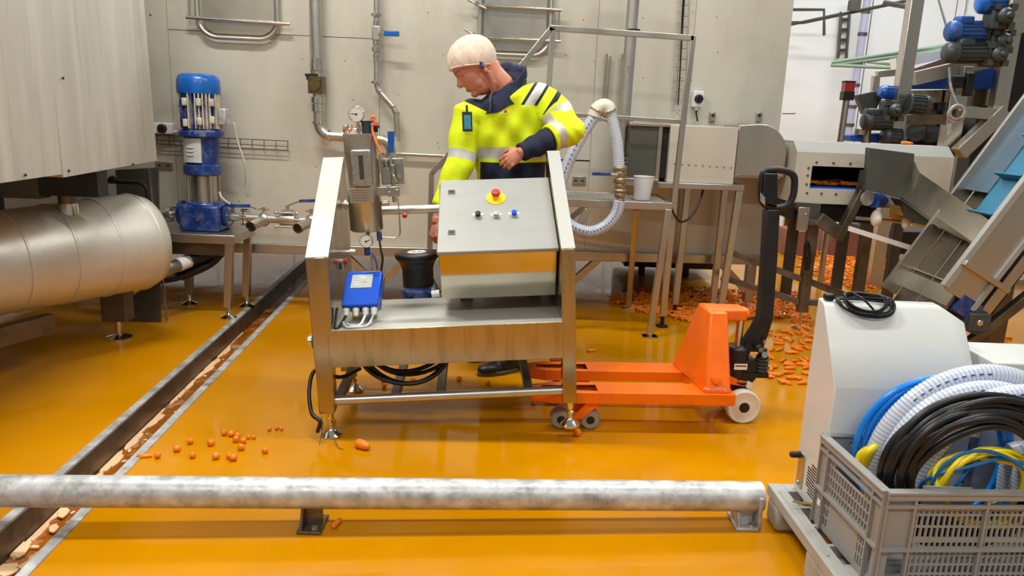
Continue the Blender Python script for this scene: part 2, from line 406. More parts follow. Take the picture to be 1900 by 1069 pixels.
o = single('waste_water', mb, K['water'], 'murky orange waste water standing in the floor channel', 'water', kind='stuff')
mb = MB()   # foam rafts on the water
rnd = random.Random(3)
zoff = [0.0]
def raft(cx, cy, a, b, rot):
    zoff[0] += .00012
    n = 14; ph = rnd.random()*6; P = []
    for k in range(n):
        th = 2*PI*k/n; q = 1+0.28*math.sin(2*th+ph)+0.14*math.sin(5*th+ph*2)
        x = a*q*math.cos(th); y = b*q*math.sin(th)
        X = cx+x*math.cos(rot)-y*math.sin(rot); Yy = cy+x*math.sin(rot)+y*math.cos(rot)
        X = min(max(X, gl(Yy)+.04), gr(Yy)-.04); P.append(V((X, Yy, -.1165+zoff[0])))
    mb.prism(P, (0, 0, .006))
for k in range(26):   # along the left wall
    y = 1.7+k*.13+rnd.uniform(-.04, .04); w_ = .026*rnd.random()**1.5+.006 if k > 7 else .016
    raft(gl(y)+.04+w_*.6, y, w_, .075, .06)
for k in range(34):
    y = 1.75+3.2*rnd.random()**1.3; s_ = rnd.uniform(.004, .016)*(1.4 if y < 2.5 else .6)
    raft(rnd.uniform(gl(y)+.06, gr(y)-.05), y, s_, s_*rnd.uniform(.8, 2.2), rnd.uniform(-.5, .5))
for (px, py, a, b) in ((118, 955, .02, .04), (85, 1035, .035, .035), (35, 1025, .03, .05), (15, 1062, .04, .03), (100, 985, .015, .03)):
    q = fl(px, py, -.115); raft(q.x, q.y, a, b, .1)
single('foam', mb, K['foam'], 'peach coloured foam drifting on the channel water', 'foam', kind='stuff')

# steel machine housing that closes the view: panels on a shell
WM = Matrix.Translation((0, WY, 0)) @ Matrix.Rotation(math.atan(WK), 4, 'Z')
mb = MB()
A0, A1, ZB, ZT = -4.2, 1.968, 0.40, 2.75
mb.m(1).box((A0, .022, ZB), (A1-.01, 2.2, ZT), WM).m(0)
cols = [(A0, -2.45), (-2.45, -1.005), (-1.005, .545), (.545, 1.25), (1.25, A1)]
for i, (a, b) in enumerate(cols):
    sp = [(ZB, ZT)]
    if i == 2: sp = [(ZB, 1.128), (1.14, ZT)]
    if i == 1: sp = [(ZB, 1.93), (1.934, ZT)]
    for z0, z1 in sp: mb.box((a+.0012, 0, z0), (b-.0012, .02, z1), WM)
# rivet heads
for k in range(60):
    a = rnd.uniform(-2.2, 1.9); z = rnd.uniform(.6, 2.3)
    mb.m(1).cyl(WM @ V((a, .001, z)), WM @ V((a, -.0015, z)), .004, 6)
struct('wall_back', mb, [K['wall'], K['dirty']])
t = thing('support_frame', 'stainless beam with braced legs carrying the steel housing', 'frame', (0, WY, 0))
mb = MB(); mb.box((-3.6, -.05, .385), (1.93, .0, .455), WM); part('beam', mb, K['steel'], t, True, .004)
for a in (-1.02, .40, 1.86):
    mb = MB(); mb.box((a-.035, -.045, .09), (a+.035, .02, .385), WM); lg = part('leg', mb, K['steel'], t, True, .004)
    mb = MB(); c = WM @ V((a, -.012, 0)); mb.lathe([(.07, .0), (.07, .012), (.03, .03), (.014, .035), (.014, .1)], c, seg=16); part('foot', mb, K['chrome'], lg, True)
    for s in (-1, 1):
        if (a > 1.5 and s > 0) or (.3 < a < .5 and s < 0): continue
        mb = MB(); mb.bar(WM @ V((a+s*.02, -.012, .17)), WM @ V((a+s*.26, -.012, .40)), .05); part('brace', mb, K['steel'], t, True)

# white panel wall far behind
mb = MB()
x = -9.0
while x < 13:
    mb.box((x+.006, 11.0, 0), (x+1.14, 11.15, 5.2)); x += 1.15
mb.m(1).box((-9, 11.02, 0), (13, 11.2, 5.2))
struct('wall_rear', mb, [K['whitewall'], K['shade']])
mb = MB(); mb.box((-5.4, -1.5, 0), (-5.2, 11.0, 5.2)); struct('wall_left_unseen', mb, K['whitewall'])  # unseen side wall, added to block world light from the left
mb = MB(); mb.box((-9, 10.9, 0), (13, 11.0, .3)); struct('trim_1', mb, K['whitewall'])

# ================================================================== THINGS ON THE HOUSING
def wp(px, py, off): return wl(px, py, off)
def hatch(name, label, x0, x1, ytop, ybot, bars, rods):
    c = wp((x0+x1)/2, ybot, 0); t = thing(name, label, 'hatch', c)
    a = wp(x0, ybot, .05); b = wp(x1, ybot, .05); z0 = min(a.z, b.z); z0 = (a.z+b.z)/2
    ax0, ax1 = (WM.inverted() @ a).x, (WM.inverted() @ b).x
    z1 = wp(x0, ytop, .05).z; r = .13
    def loop(ins, off, z0=z0, z1=z1):
        P = []
        for cx, cz, th in ((ax1-r, z0+r, -90), (ax1-r, z1-r, 0), (ax0+r, z1-r, 90), (ax0+r, z0+r, 180)):
            for k in range(9):
                th2 = math.radians(th+90*k/8); P.append(WM @ V((cx+(r-ins)*math.cos(th2), -off, cz+(r-ins)*math.sin(th2))))
        return P
    mb = MB(); mb.tube(loop(.0, .045), .016, 10, closed=True); part('frame', mb, K['pipe'], t, True)
    mb = MB(); mb.prism(loop(.028, .03), WM.to_3x3() @ V((0, .03, 0))); part('door', mb, K['steel'], t, True)
    for (p, q, w) in bars:
        mb = MB(); mb.tube([wp(*p, .075), wp(*q, .075)], w*.5, 12); part('clamp_bar', mb, K['chrome'], t, True)
    for (p, q) in rods:
        mb = MB(); mb.cyl(wp(*p, .06), wp(*q, .06), .007, 8); part('rod', mb, K['chrome'], t, True)
    return t
hatch('access_hatch', 'left rounded access hatch with clamp bar high on the steel housing', 368, 516, -150, 71,
      [((345, 32), (538, 45), .026)], [((351, 30), (349, -60)), ((362, 35), (360, -60))])
h2 = hatch('access_hatch', 'right rounded access hatch above the person in the hairnet', 889, 1019, -90, 102,
      [((885, 9), (1042, 19), .026), ((884, 69), (1040, 77), .026)], [((1029, 20), (1028, 76)), ((1037, 20), (1037, 76))])
for p, q in (((868, 0), (902, 16)), ((862, 54), (899, 79))):
    mb = MB(); mb.cyl(wp(*p, .09), wp(*q, .09), .008, 8); mb.lathe([(.018, -.02), (.018, .02)], wp((p[0]+q[0])/2, (p[1]+q[1])/2, .085), (0, 1, 0), 10); part('wing_handle', mb, K['chrome'], h2, True)

# supply pipe with brown valve
c = wp(590, 255, .12); t = thing('supply_pipe', 'thick steel pipe with brown valve running down the housing and bending right', 'pipe', c)
def elbow(pts, rad=.09, n=6):   # polyline with rounded corners
    P = [V(p) for p in pts]; out = [P[0]]
    for i in range(1, len(P)-1):
        a = (P[i-1]-P[i]); b = (P[i+1]-P[i]); k = min(rad, a.length*.45, b.length*.45); a.normalize(); b.normalize()
        s, e = P[i]+a*k, P[i]+b*k
        for j in range(n+1):
            u = j/n; out.append((1-u)**2*s+2*u*(1-u)*P[i]+u*u*e)
    out.append(P[-1]); return out
O1 = .12
mb = MB(); mb.tube(elbow([wp(583, -60, O1), wp(589, 120, O1), wp(592, 250, O1), wp(722, 260, O1), wp(730, 300, O1)]), .037, 16); part('pipe_run', mb, K['pipe'], t, True)
mb = MB()
for y, r, h in ((112, .046, .03), (124, .05, .05), (186, .05, .04), (200, .046, .05), (228, .043, .015)):
    c = wp(586+y*.02, y, O1); mb.lathe([(r, -h/2), (r, h/2)], c, seg=12)
for x in (612, 640): mb.lathe([(.043, -.01), (.043, .01)], wp(x, 252, O1), (1, .08, 0), 14)
parts('union_nut', mb, K['chrome'], t, True)
mb = MB(); c = wp(588, 158, O1); mb.cbox(c, (.1, .1, .115)); mb.lathe([(.04, -.06), (.04, .0)], c+V((0, -.0, 0)), (0, 1, 0), 14)
for dx in (-.035, .035):
    for dz in (-.04, .04): mb.cyl(c+V((dx, -.04, dz)), c+V((dx, -.06, dz)), .01, 8)
part('valve_body', mb, K['bronze'], t, True)
mb = MB(); mb.bar(wp(566, 139, .16), wp(590, 139, .16), .016); mb.cyl(wp(572, 139, .16), wp(572, 148, .16), .014, 8); part('valve_handle', mb, K['dark'], t, True)
mb = MB(); mb.cyl(wp(575, -60, .1), wp(578, 138, .1), .009, 8); part('side_tube', mb, K['pipe'], t, True)

c = wp(738, 262, .1); t = thing('drain_pipe', 'thin steel pipe with blue lever valve jogging right on the housing', 'pipe', c)
O2 = .1
mb = MB(); mb.tube(elbow([wp(699, -60, O2), wp(699, 165, O2), wp(735, 205, O2), wp(738, 263, O2)], .05), .021, 14); part('pipe_run', mb, K['pipe'], t, True)
mb = MB()
for y in (28, 153): mb.lathe([(.04, -.008), (.04, .008)], wp(699, y, O2), seg=16)
parts('flange', mb, K['chrome'], t, True)
mb = MB()
for y, r, h in ((45, .026, .04), (80, .028, .03), (92, .036, .028), (104, .028, .02), (112, .025, .02), (170, .025, .01), (198, .025, .01), (210, .026, .015)):
    x = 699 if y < 160 else 699+(y-165)*.9 if y < 206 else 736
    mb.lathe([(r, -h/2), (r, h/2)], wp(x, y, O2), seg=12)
parts('coupling', mb, K['chrome'], t, True)
mb = MB(); mb.cbox(wp(699, 62, O2), (.058, .06, .1)); vb = part('valve_body', mb, K['pipe'], t, True, .008)
mb = MB(); mb.bar(wp(702, 62, .14), wp(716, 62, .16), .012); mb.m(1).bar(wp(712, 62, .165), wp(741, 63, .165), .018, .034); part('lever', mb, [K['chrome'], K['blue']], vb, True, .004)

mb = MB(); mb.tube([wp(712, 284, .05), wp(835, 290, .05)], .014, 10)
single('ledge_pipe', mb, K['pipe'], 'slim horizontal steel pipe under the black seam behind the cart', 'pipe')

c = wp(1160, 385, .2); t = thing('riser_pipe', 'tall thick steel riser pipe with black ringed clamps beside the railing', 'pipe', c)
O3 = .3
mb = MB(); mb.tube([wp(1180, -60, O3), wp(1153, 292, O3)], .041, 16); part('pipe_run', mb, K['pipe'], t, True)
for px, py in ((1174, 58), (1161, 220)):
    mb = MB(); mb.m(0).lathe([(.055, -.018), (.055, .002)], wp(px, py, O3), seg=18).m(1).lathe([(.05, .002), (.05, .012)], wp(px, py, O3), seg=18); part('clamp', mb, [K['chrome'], K['dark']], t, True)
mb = MB()
for y, r, h in ((286, .05, .012), (297, .036, .02), (304, .046, .012)): mb.lathe([(r, -h/2), (r, h/2)], wp(1154, y, O3), seg=16)
parts('coupling', mb, K['pipe'], t, True)
mb = MB(); mb.tube([wp(1126, 100, .03), wp(1119, 190, .03)], .009, 8); mb.tube([wp(1133, 104, .03), wp(1126, 190, .03)], .006, 8)
single('wall_conduit', mb, K['steel'], 'short pair of thin conduits on the housing above the hose bend', 'conduit')
mb = MB(); mb.tube([wp(1155, 100, .03), wp(1149, 212, .03)], .009, 8)
single('wall_conduit', mb, K['steel'], 'single thin conduit standing close to the left of the riser pipe', 'conduit')

# wire tray beside the pump, ladder tray by the isolator
mb = MB()
for dy in (0, 10, 17): mb.tube([wp(288, 250+dy, .05), wp(535, 262+dy, .05)], .0035, 6)
for k in range(12):
    x = 292+k*22; y = 250+(x-288)*.0486
    mb.tube([wp(x, y, .05), wp(x, y+17, .05)], .003, 6)
    mb.tube([wp(x, y+17, .05), wp(x, y+17, .004)], .003, 6)
single('wire_tray', mb, K['dirty'], 'narrow wire cable tray fixed across the housing behind the blue pump', 'tray')
t = thing('ladder_tray', 'vertical wire ladder tray with cables left of the black switch', 'tray', wp(1262, 200, .04))
mb = MB()
for x0, x1 in ((1268, 1254), (1281, 1270)): mb.tube([wp(x0, -40, .05), wp(x1, 190, .05)], .0045, 6)
for k in range(12):
    y = -30+k*20; mb.tube([wp(1265.5-(y+40)*.061, y, .05), wp(1279-(y+40)*.048, y, .05)], .004, 6)
part('wire_ladder', mb, K['steel'], t, True)
mb = MB(); mb.tube([wp(1272, -40, .055), wp(1258, 195, .055)], .005, 6); mb.tube([wp(1269, -40, .055), wp(1262, 120, .055)], .004, 6); part('cable', mb, K['blackcord'], t, True)
mb = MB(); mb.tube(smooth_path([wp(1256, 130, .04), wp(1253, 190, .04), wp(1256, 208, .04), wp(1268, 214, .04)]), .006, 8); part('grey_cable', mb, K['galv'], t, True, label='pale grey cable end')

def isolator(label, px, py, w, h, Yp=None, off=0.0):
    c = wp(px, py, off); t = thing('isolator_switch', label, 'switch', c, math.atan(WK))
    mb = MB(); mb.box((-w/2, -.07, -h/2), (w/2, .0, h/2)); part('housing', mb, K['whiteplastic'], t, False, .006)
    mb = MB(); mb.lathe([(.0, -.1), (.026, -.1), (.03, -.085), (.034, -.07)], (0, 0, 0), (0, 1, 0), 18); mb.cbox((0, -.108, 0), (.016, .026, .056)); part('knob', mb, K['dark'], t, False, .003)
    return t
t = isolator('white switch box with black knob on the housing right of the railing', 1291, 184, .075, .115)
mb = MB(); mb.cyl((-.0, -.035, -.0575), (0, -.035, -.08), .014, 10); mb.m(1).tube(smooth_path([(0, -.035, -.08), (.004, -.035, -.11), (.02, -.03, -.16)]), .006, 8); part('gland', mb, [K['whiteplastic'], K['blackcord']], t)
t = isolator('white switch box with black knob beside the blue pump motor', 308, 238, .135, .075)
mb = MB(); mb.cyl((.0675, -.035, -.02), (.1, -.035, -.025), .012, 10); part('gland', mb, K['whiteplastic'], t)
def plate(px, py, w, h, label):
    c = wp(px, py, 0); t = thing('wall_plate', label, 'plate', c, math.atan(WK)); mb = MB(); mb.box((-w/2, -.012, -h/2), (w/2, 0, h/2)); part('plate', mb, K['steel'], t, False, .003)
    for dx in (-.25, .25):
        mb = MB(); mb.cyl((dx*w, -.012, 0), (dx*w, -.018, 0), .009, 8); part('bolt', mb, K['dark'], t)
plate(305, 307, .12, .055, 'small bolted steel plate on the housing below the left switch')
plate(1074, 335, .10, .065, 'small bolted steel plate just above the platform grating')
for px, lab in ((1321, 'left small lifting lug on the housing over the hopper'), (1407, 'right small lifting lug on the housing over the round drum')):
    c = wp(px, 217, 0); t = thing('lifting_lug', lab, 'lug', c, math.atan(WK)); mb = MB(); mb.box((-.022, -.02, -.035), (.022, 0, .035)); part('tab', mb, K['steel'], t, False, .004)
    mb = MB(); mb.cyl((0, -.02, .01), (0, -.026, .01), .011, 10); part('eye', mb, K['dark'], t)
# ================================================================== LEFT: BIG TANK, CYLINDER, PUMP
t = thing('steel_tank', 'huge flat sided sheet steel tank filling the upper left corner', 'tank', (-2.6, 3.6, 0))
def tx(y): return -2.095-.046*(y-3.07)
mb = MB()
ys = 3.55
zt = 3.4
mb.prism([V((tx(1.0), 1.0, 1.1)), V((tx(ys), ys, 1.1)), V((tx(ys), ys, zt)), V((tx(1.0), 1.0, zt))], (-2.9, 0, 0))  # unseen width extended leftwards to deepen the shade under the tank
part('shell', mb, K['tank'], t, True)
mb = MB(); mb.prism([V((tx(ys)+.006, ys-.02, 1.085)), V((tx(4.57)+.004, 4.57, 1.1)), V((tx(4.57)-.03, 4.57, zt)), V((tx(ys)-.02, ys-.02, zt))], (-2.9, 0, 0))
part('overlapping_sheet', mb, K['tank'], t, True)
for (px, py) in ((116, 145), (46, 325), (127, 317), (246, 305), (278, 28)):
    mb = MB(); q = pl(px, py, V((tx(3.07)+.005, 3.07, 0)), V((1, .046, 0))); mb.cyl(q, q+V((.006, 0, 0)), .006, 8); part('screw', mb, K['dark'], t, True)
mb = MB()   # legs under the tank
for q in ((-3.3, 2.6), (-3.3, 4.2)):
    mb = MB(); mb.box((q[0]-.06, q[1]-.06, 0), (q[0]+.06, q[1]+.06, 1.1)); part('leg', mb, K['dirty'], t, True)
# end plate leg, dark, behind the cylinder
mb = MB(); a = [at(197, 318, 4.75), at(277, 313, 4.75), at(311, 590, 4.97), at(245, 590, 4.97)]
mb.prism([V((p.x, 4.86, max(p.z, 0))) for p in a], (0, .02, 0)); part('end_plate', mb, K['shade'], t, True)
mb = MB(); mb.bar(V((at(277, 313, 4.86).x, 4.855, at(277, 313, 4.86).z)), V((at(311, 590, 4.86).x, 4.855, .02)), .012); part('plate_edge', mb, K['steel'], t, True)
mb = MB(); mb.box((-3.4, 3.9, .95), (-2.16, 4.0, 1.1)); mb.box((-3.5, 4.4, .6), (-3.2, 4.7, 1.1)); part('under_beam', mb, K['dark'], t, True)
mb = MB(); q = at(30, 430, 3.9); mb.box((q.x-.06, 3.9, .93), (q.x+.14, 4.0, 1.1)); part('hanger_plate', mb, K['shade'], t, True)

# horizontal cylinder under the tank, conical, three hoops, dished end
A = V((-2.66, 3.83, .60)); B = V((-2.30, 4.45, .615)); ax = (B-A).normalized(); L = (B-A).length
t = thing('horizontal_vessel', 'fat horizontal steel vessel with hoop bands lying under the big tank', 'vessel', (-2.4, 4.3, 0))
mb = MB()
prof = [(.262, -.9), (.268, 0), (.288, L-.02), (.29, L+.03), (.27, L+.09), (.2, L+.14), (.1, L+.165), (0, L+.17)]
mb.lathe(prof, A, ax, 48); part('shell', mb, K['vessel'], t, True)
for h in (.02, .26, .50, L+.02):
    r = .268+.02*h/L+.004; mb = MB(); mb.lathe([(r-.012, h-.010), (r, h-.006), (r+.002, h), (r, h+.006), (r-.012, h+.010)], A, ax, 48, cap=False); part('hoop', mb, K['vessel'], t, True)
# filler neck up to the tank
q = at(126, 378, 4.05); mb = MB(); mb.lathe([(.06, -.05), (.055, .02), (.05, .045)], V((q.x, q.y, .85)), seg=20); part('neck_collar', mb, K['chrome'], t, True)
mb = MB(); mb.cyl((q.x, q.y, .89), (q.x, q.y, 1.1), .046, 16); part('neck_pipe', mb, K['dirty'], t, True)
# leg with adjustable foot
f = fl(222, 628); mb = MB(); mb.box((f.x-.075, f.y-.05, .12), (f.x+.075, f.y+.06, .42)); part('leg', mb, K['dirty'], t, True, .004)
mb = MB(); mb.lathe([(.075, 0), (.075, .012), (.05, .02), (.018, .03), (.014, .13)], f, seg=18); part('foot', mb, K['chrome'], t, True)
mb = MB(); mb.bar(at(-160, 668, 3.3), at(95, 598, 3.95), .06, .10); part('cradle_beam', mb, K['dirty'], t, True)
# outlet pipe with white coupling and grey hose
P0 = at(262, 520, 4.72); P1 = at(330, 492, 5.0)
mb = MB(); mb.tube([at(235, 535, 4.62), P0, P1], [.06, .055, .042], 16); part('outlet', mb, K['steel'], t, True)
P2 = at(350, 484, 5.08)
mb = MB(); mb.tube([P1, P2], .046, 16); part('coupling', mb, K['whiteplastic'], t, True, label='white plastic coupling')
mb = MB(); mb.tube(smooth_path([P2, at(385, 471, 5.14), at(410, 466, 5.22)]), .04, 14); mb.tube(smooth_path([at(412, 468, 5.22), at(385, 492, 5.18), at(335, 512, 5.12), at(290, 520, 5.06)]), .03, 12); part('drain_hose', mb, K['dark'], t, True)
mb = MB(); mb.tube(elbow([at(132, 334, 4.6), at(272, 340, 4.6), at(277, 415, 4.6)], .06), .012, 10); mb.ell(at(210, 333, 4.6), (.03, .03, .025)); single('vent_tube', mb, K['dark'], 'thin black bent tube under the tank above the vessel end', 'tube')

# pump table
t = thing('pump_table', 'low stainless table carrying the blue pump', 'table', (-2.3, 5.2, 0))
X0, X1, YF, YB = -2.75, -1.87, 4.98, 5.39
mb = MB(); mb.box((X0, YF, .53), (X1, YF+.06, .585)); mb.box((X0, YB-.06, .53), (X1, YB, .585)); mb.box((X1-.06, YF, .53), (X1, YB, .585)); mb.box((X0, YF, .53), (X0+.06, YB, .585)); mb.box((X0, YF, .58), (X1, YB, .59)); part('top', mb, K['steel'], t, True, .003)
for x, y in ((X1-.05, YF+.045), (X1-.04, YB-.04), (X0+.04, YF+.04), (X0+.04, YB-.04), (-2.33, YB-.04)):
    mb = MB(); mb.bar((x-.03, y, .08), (x, y, .53), .05); part('leg', mb, K['steel'], t, True, .003)
    mb = MB(); mb.lathe([(.055, 0), (.055, .012), (.02, .028), (.012, .035), (.012, .09)], (x-.03, y, 0), seg=16); part('foot', mb, K['chrome'], t, True)
mb = MB(); mb.bar((-2.4, YB-.04, .2), (-2.0, YB-.04, .53), .045); part('brace', mb, K['dirty'], t, True)
mb = MB(); mb.box((X0, YF+.05, .44), (X1-.06, YF+.07, .53)); part('lower_rail', mb, K['dirty'], t, True)

# the pump
px0 = at(376, 300, 5.2).x; PC = V((px0, 5.2, 0))
t = thing('vertical_pump', 'tall blue vertical pump with finned motor on the low table', 'pump', (px0, 5.2, .59))
zz = lambda py: at(376, py, 5.2).z
c0 = V((px0, 5.2, 0))
mb = MB(); mb.lathe([(.138, zz(174)), (.14, zz(168)), (.138, zz(150)), (.125, zz(141)), (.10, zz(137.5)), (0, zz(137))], c0, seg=36); part('fan_cowl', mb, K['blue'], t, True)
mb = MB(); n = 36; mb.lathe([(.112, zz(242)), (.112, zz(172))], c0, seg=36)
for k in range(n):
    a = 2*PI*k/n; d = V((math.cos(a), math.sin(a), 0)); mb.m(1 if math.sin(a) < .2 and rnd.random() < (.8 if math.cos(a) > .1 else .35) else 0).bar(c0+d*.12+V((0, 0, zz(238))), c0+d*.12+V((0, 0, zz(174))), .007, .036, up=d)
part('motor_housing', mb, [K['fins'], K['peeled']], t, True)
mb = MB()
for a, z in ((-70, 190), (-35, 190), (-70, 225), (-35, 222), (-110, 190), (-110, 228)):
    d = V((math.cos(math.radians(a)), math.sin(math.radians(a)), 0)); mb.cbox(c0+d*.135+V((0, 0, zz(z))), (.03, .03, .05))
parts('motor_lug', mb, K['peeled'], t, True, .006)
mb = MB(); q = at(421, 217, 5.2); mb.cbox(V((q.x-.02, 5.2, q.z)), (.05, .08, .11)); part('terminal_box', mb, K['galv'], t, True, .008)
mb = MB(); mb.lathe([(.12, zz(254)), (.148, zz(252)), (.148, zz(244)), (.12, zz(240))], c0, seg=28); part('motor_flange', mb, K['fins'], t, True)
mb = MB(); mb.lathe([(.10, zz(308)), (.112, zz(295)), (.118, zz(254))], c0, seg=28); part('lantern', mb, K['navyblue'], t, True)
mb = MB(); zA, zB_ = zz(300), zz(256)
P = []
for k in range(9):
    a = math.radians(-140+k*70/8); P.append((a))
rs = [[c0+V((math.cos(a)*r, math.sin(a)*r, z)) for a, r in [(a, .121) for a in P]+[(a, .112) for a in P[::-1]]] for z in (zA, zB_)]
mb.rings(rs); lb = part('coupling_guard', mb, K['screen'], t, True, label='pale coupling guard with embossed mark')
mb = MB()
for k in range(3):
    zz0 = zz(270+k*7); mb.tube([c0+V((math.cos(math.radians(a))*.123, math.sin(math.radians(a))*.123, zz0-.006*math.cos((a+104)*.08)*2)) for a in range(-118, -88, 5)], .004, 6)
part('embossed_mark', mb, K['white'], lb, True)
mb = MB(); mb.lathe([(.105, zz(325)), (.125, zz(322)), (.125, zz(306)), (.105, zz(302))], c0, seg=28); part('pump_head', mb, K['navyblue'], t, True)
mb = MB(); mb.lathe([(.085, zz(378)), (.085, zz(322))], c0, seg=28); part('stage_sleeve', mb, K['steel'], t, True)
for k in range(4):
    d = V((math.cos(PI/4+k*PI/2), math.sin(PI/4+k*PI/2), 0))*.108; mb = MB(); mb.cyl(c0+d+V((0, 0, zz(380))), c0+d+V((0, 0, zz(306))), .009, 8); part('tie_rod', mb, K['pipe'], t, True)
mb = MB(); mb.box((px0-.14, 5.08, .59), (px0+.14, 5.32, zz(377))); mb.lathe([(.12, zz(385)), (.12, zz(372))], c0, seg=28); part('pump_base', mb, K['navyblue'], t, True, .02)
for s in (-1, 1):
    mb = MB(); mb.lathe([(.085, 0), (.085, .022)], V((px0+s*.15, 5.2, zz(396))), (s, 0, 0), 24); mb.m(1)
    for k in range(4):
        a = PI/4+k*PI/2; mb.cyl(V((px0+s*.172, 5.2+.065*math.cos(a), zz(396)+.065*math.sin(a))), V((px0+s*.19, 5.2+.065*math.cos(a), zz(396)+.065*math.sin(a))), .011, 6)
    part('side_flange', mb, [K['navyblue'], K['chrome']], t, True)
mb = MB(); mb.cyl(V((px0, 5.08, zz(402))), V((px0, 5.065, zz(402))), .014, 8); part('drain_plug', mb, K['chrome'], t, True)
mb = MB(); mb.tube(smooth_path([at(434, 228, 5.25), at(441, 262, 5.3), at(453, 300, 5.35), at(456, 325, 5.4), at(455, 345, 5.45)]), .0065, 8)
single('pump_cable', mb, K['whiteplastic'], 'white cable hanging on the wall right of the blue pump motor', 'cable')
mb = MB(); mb.tube(smooth_path([at(407, 356, 5.12), at(411, 366, 5.12), at(420, 374, 5.14), at(427, 378, 5.16)]), .006, 8)
single('sensor_cable', mb, K['whiteplastic'], 'short white cable curling over the pump outlet flange', 'cable')

# valve run to the right of the pump
zc = zz(400); t = thing('valve_manifold', 'row of steel ball valves and open outlets right of the blue pump', 'valves', (px0+.5, 5.2, zc-.08))
yv = 5.2
def X(px): return at(px, 400, yv).x
mb = MB(); mb.tube([V((X(424), yv, zc)), V((X(610), yv, zc-.012))], .028, 14); part('pipe_run', mb, K['pipe'], t, True)
for x in (452, 459, 422): mb = MB(); mb.lathe([(.06, -.01), (.06, .01)], V((X(x), yv, zc)), (1, 0, 0), 20); part('flange', mb, K['chrome'] if x != 422 else K['shade'], t, True)
for x in (458, 486, 549):
    for k in range(4):
        pass
for x, xo in ((490, 478), (578, 563)):
    mb = MB(); mb.ell(V((X(x), yv, zc-.01)), (.045, .045, .05)); mb.tube([V((X(x), yv, zc-.01)), V((X(xo)+.01, yv-.14, zc-.035))], .034, 16); part('outlet_tee', mb, K['pipe'], t, True)
    q = V((X(xo)+.01, yv-.14, zc-.035)); d = (q-V((X(x), yv, zc-.01))).normalized()
    mb = MB(); mb.lathe([(.026, .0), (.036, .0), (.038, .012), (.036, .024), (.026, .024), (.025, .002)], q, d, 20); part('outlet_lip', mb, K['chrome'], t, True)
    mb = MB(); mb.lathe([(.0262, .021), (0, .0215)], q, d, 20); part('bore', mb, K['ink'], t, True)
    mb = MB(); mb.cyl(V((X(x), yv, zc+.03)), V((X(x), yv, zc+.075)), .012, 10); mb.cbox(V((X(x), yv, zc+.06)), (.07, .03, .012)); part('valve_stem', mb, K['chrome'], t, True)
mb = MB(); x0, x1 = X(520), X(548); mb.lathe([(.04, 0), (.042, .01), (.042, x1-x0-.01), (.04, x1-x0)], V((x0, yv, zc-.005)), (1, 0, 0), 20)
mb.cbox(V(((x0+x1)/2, yv, zc+.055)), (.075, .05, .02)); mb.cyl(V(((x0+x1)/2, yv, zc+.06)), V(((x0+x1)/2, yv, zc+.095)), .012, 10); vb = part('ball_valve', mb, K['pipe'], t, True)
for dz in (-.052, .045):
    mb = MB(); mb.cyl(V((x0-.02, yv-.035, zc+dz)), V((x1+.02, yv-.035, zc+dz)), .008, 8); mb.ell(V((x0-.02, yv-.035, zc+dz)), (.013, .012, .012)); mb.ell(V((x1+.02, yv-.035, zc+dz)), (.013, .012, .012)); part('tie_bolt', mb, K['chrome'], t, True)
mb = MB(); mb.bar(V(((x0+x1)/2, yv, zc+.09)), at(557, 373, yv), .012); mb.m(1).bar(at(556, 373, yv), at(600, 372, yv), .02); part('lever', mb, [K['chrome'], K['navyblue']], t, True)
mb = MB(); mb.bar(at(476, 388, yv), at(462, 382, yv), .012); mb.m(1).bar(at(464, 382, yv), at(428, 382, yv), .022); part('lever', mb, [K['chrome'], K['navyblue']], t, True)
mb = MB(); mb.tube([V((px0-.16, 5.2, zc)), V((px0-.6, 5.2, zc))], .03, 12); mb.lathe([(.055, 0), (.055, .03)], V((px0-.26, 5.2, zc)), (1, 0, 0), 16); single('suction_pipe', mb, K['pipe'], 'short flanged steel suction pipe left of the pump base', 'pipe')
# ================================================================== THE CART (tilted: its right end is lifted by the truck)
CO = V((-.79, 3.14, 0)); cyaw, ctilt = .06, math.radians(3.7)
CEX = V((math.cos(cyaw)*math.cos(ctilt), math.sin(cyaw)*math.cos(ctilt), math.sin(ctilt)))
CEY = V((-math.sin(cyaw), math.cos(cyaw), 0)); CEZ = CEX.cross(CEY)
CM = Matrix((CEX, CEY, CEZ)).transposed().to_4x4(); CM.translation = CO; CMI = CM.inverted()
def cy(px, py, y): return CMI @ pl(px, py, CO+CEY*y, CEY)
def cz(px, py, z): return CMI @ pl(px, py, CO+CEZ*z, CEZ)
def cx(px, py, x): return CMI @ pl(px, py, CO+CEX*x, CEX)
cart = thing('process_cart', 'stainless process cart with slanted control box, tilted up on the orange pallet truck', 'cart', M=CM)
def side(x0, x1b, x1t):
    P = [(0, .12), (.075, .12), (.075, .336), (.57, .336), (.57, .12), (.65, .12), (.65, 1.213), (.57, 1.213), (0, .827)]
    f = lambda z: x1b+(x1t-x1b)*min(1, max(0, (z-.12)/.7))
    mb = MB(); mb.rings([[V((x0, y, z)) for y, z in P], [V((f(z), y, z)) for y, z in P]], True, False); return mb
part('side_panel', side(-.038, .030, .061), K['cart'], cart, bevel=.004)
mb = side(0, .062, .062)
for v in mb.bm.verts: v.co.x += 1.052
part('side_panel', mb, K['cart'], cart, bevel=.004)
mb = MB()   # folded sheet along the slanted edges, brighter
for x0, x1 in ((-.0375, .0605), (1.0525, 1.1135)):
    mb.hexa([V((x0, 0, .828)), V((x1, 0, .828)), V((x1, .57, 1.214)), V((x0, .57, 1.214)), V((x0, -.002, .831)), V((x1, -.002, .831)), V((x1, .569, 1.217)), V((x0, .569, 1.217))])
parts('edge_cap', mb, K['cap'], cart, bevel=.001)
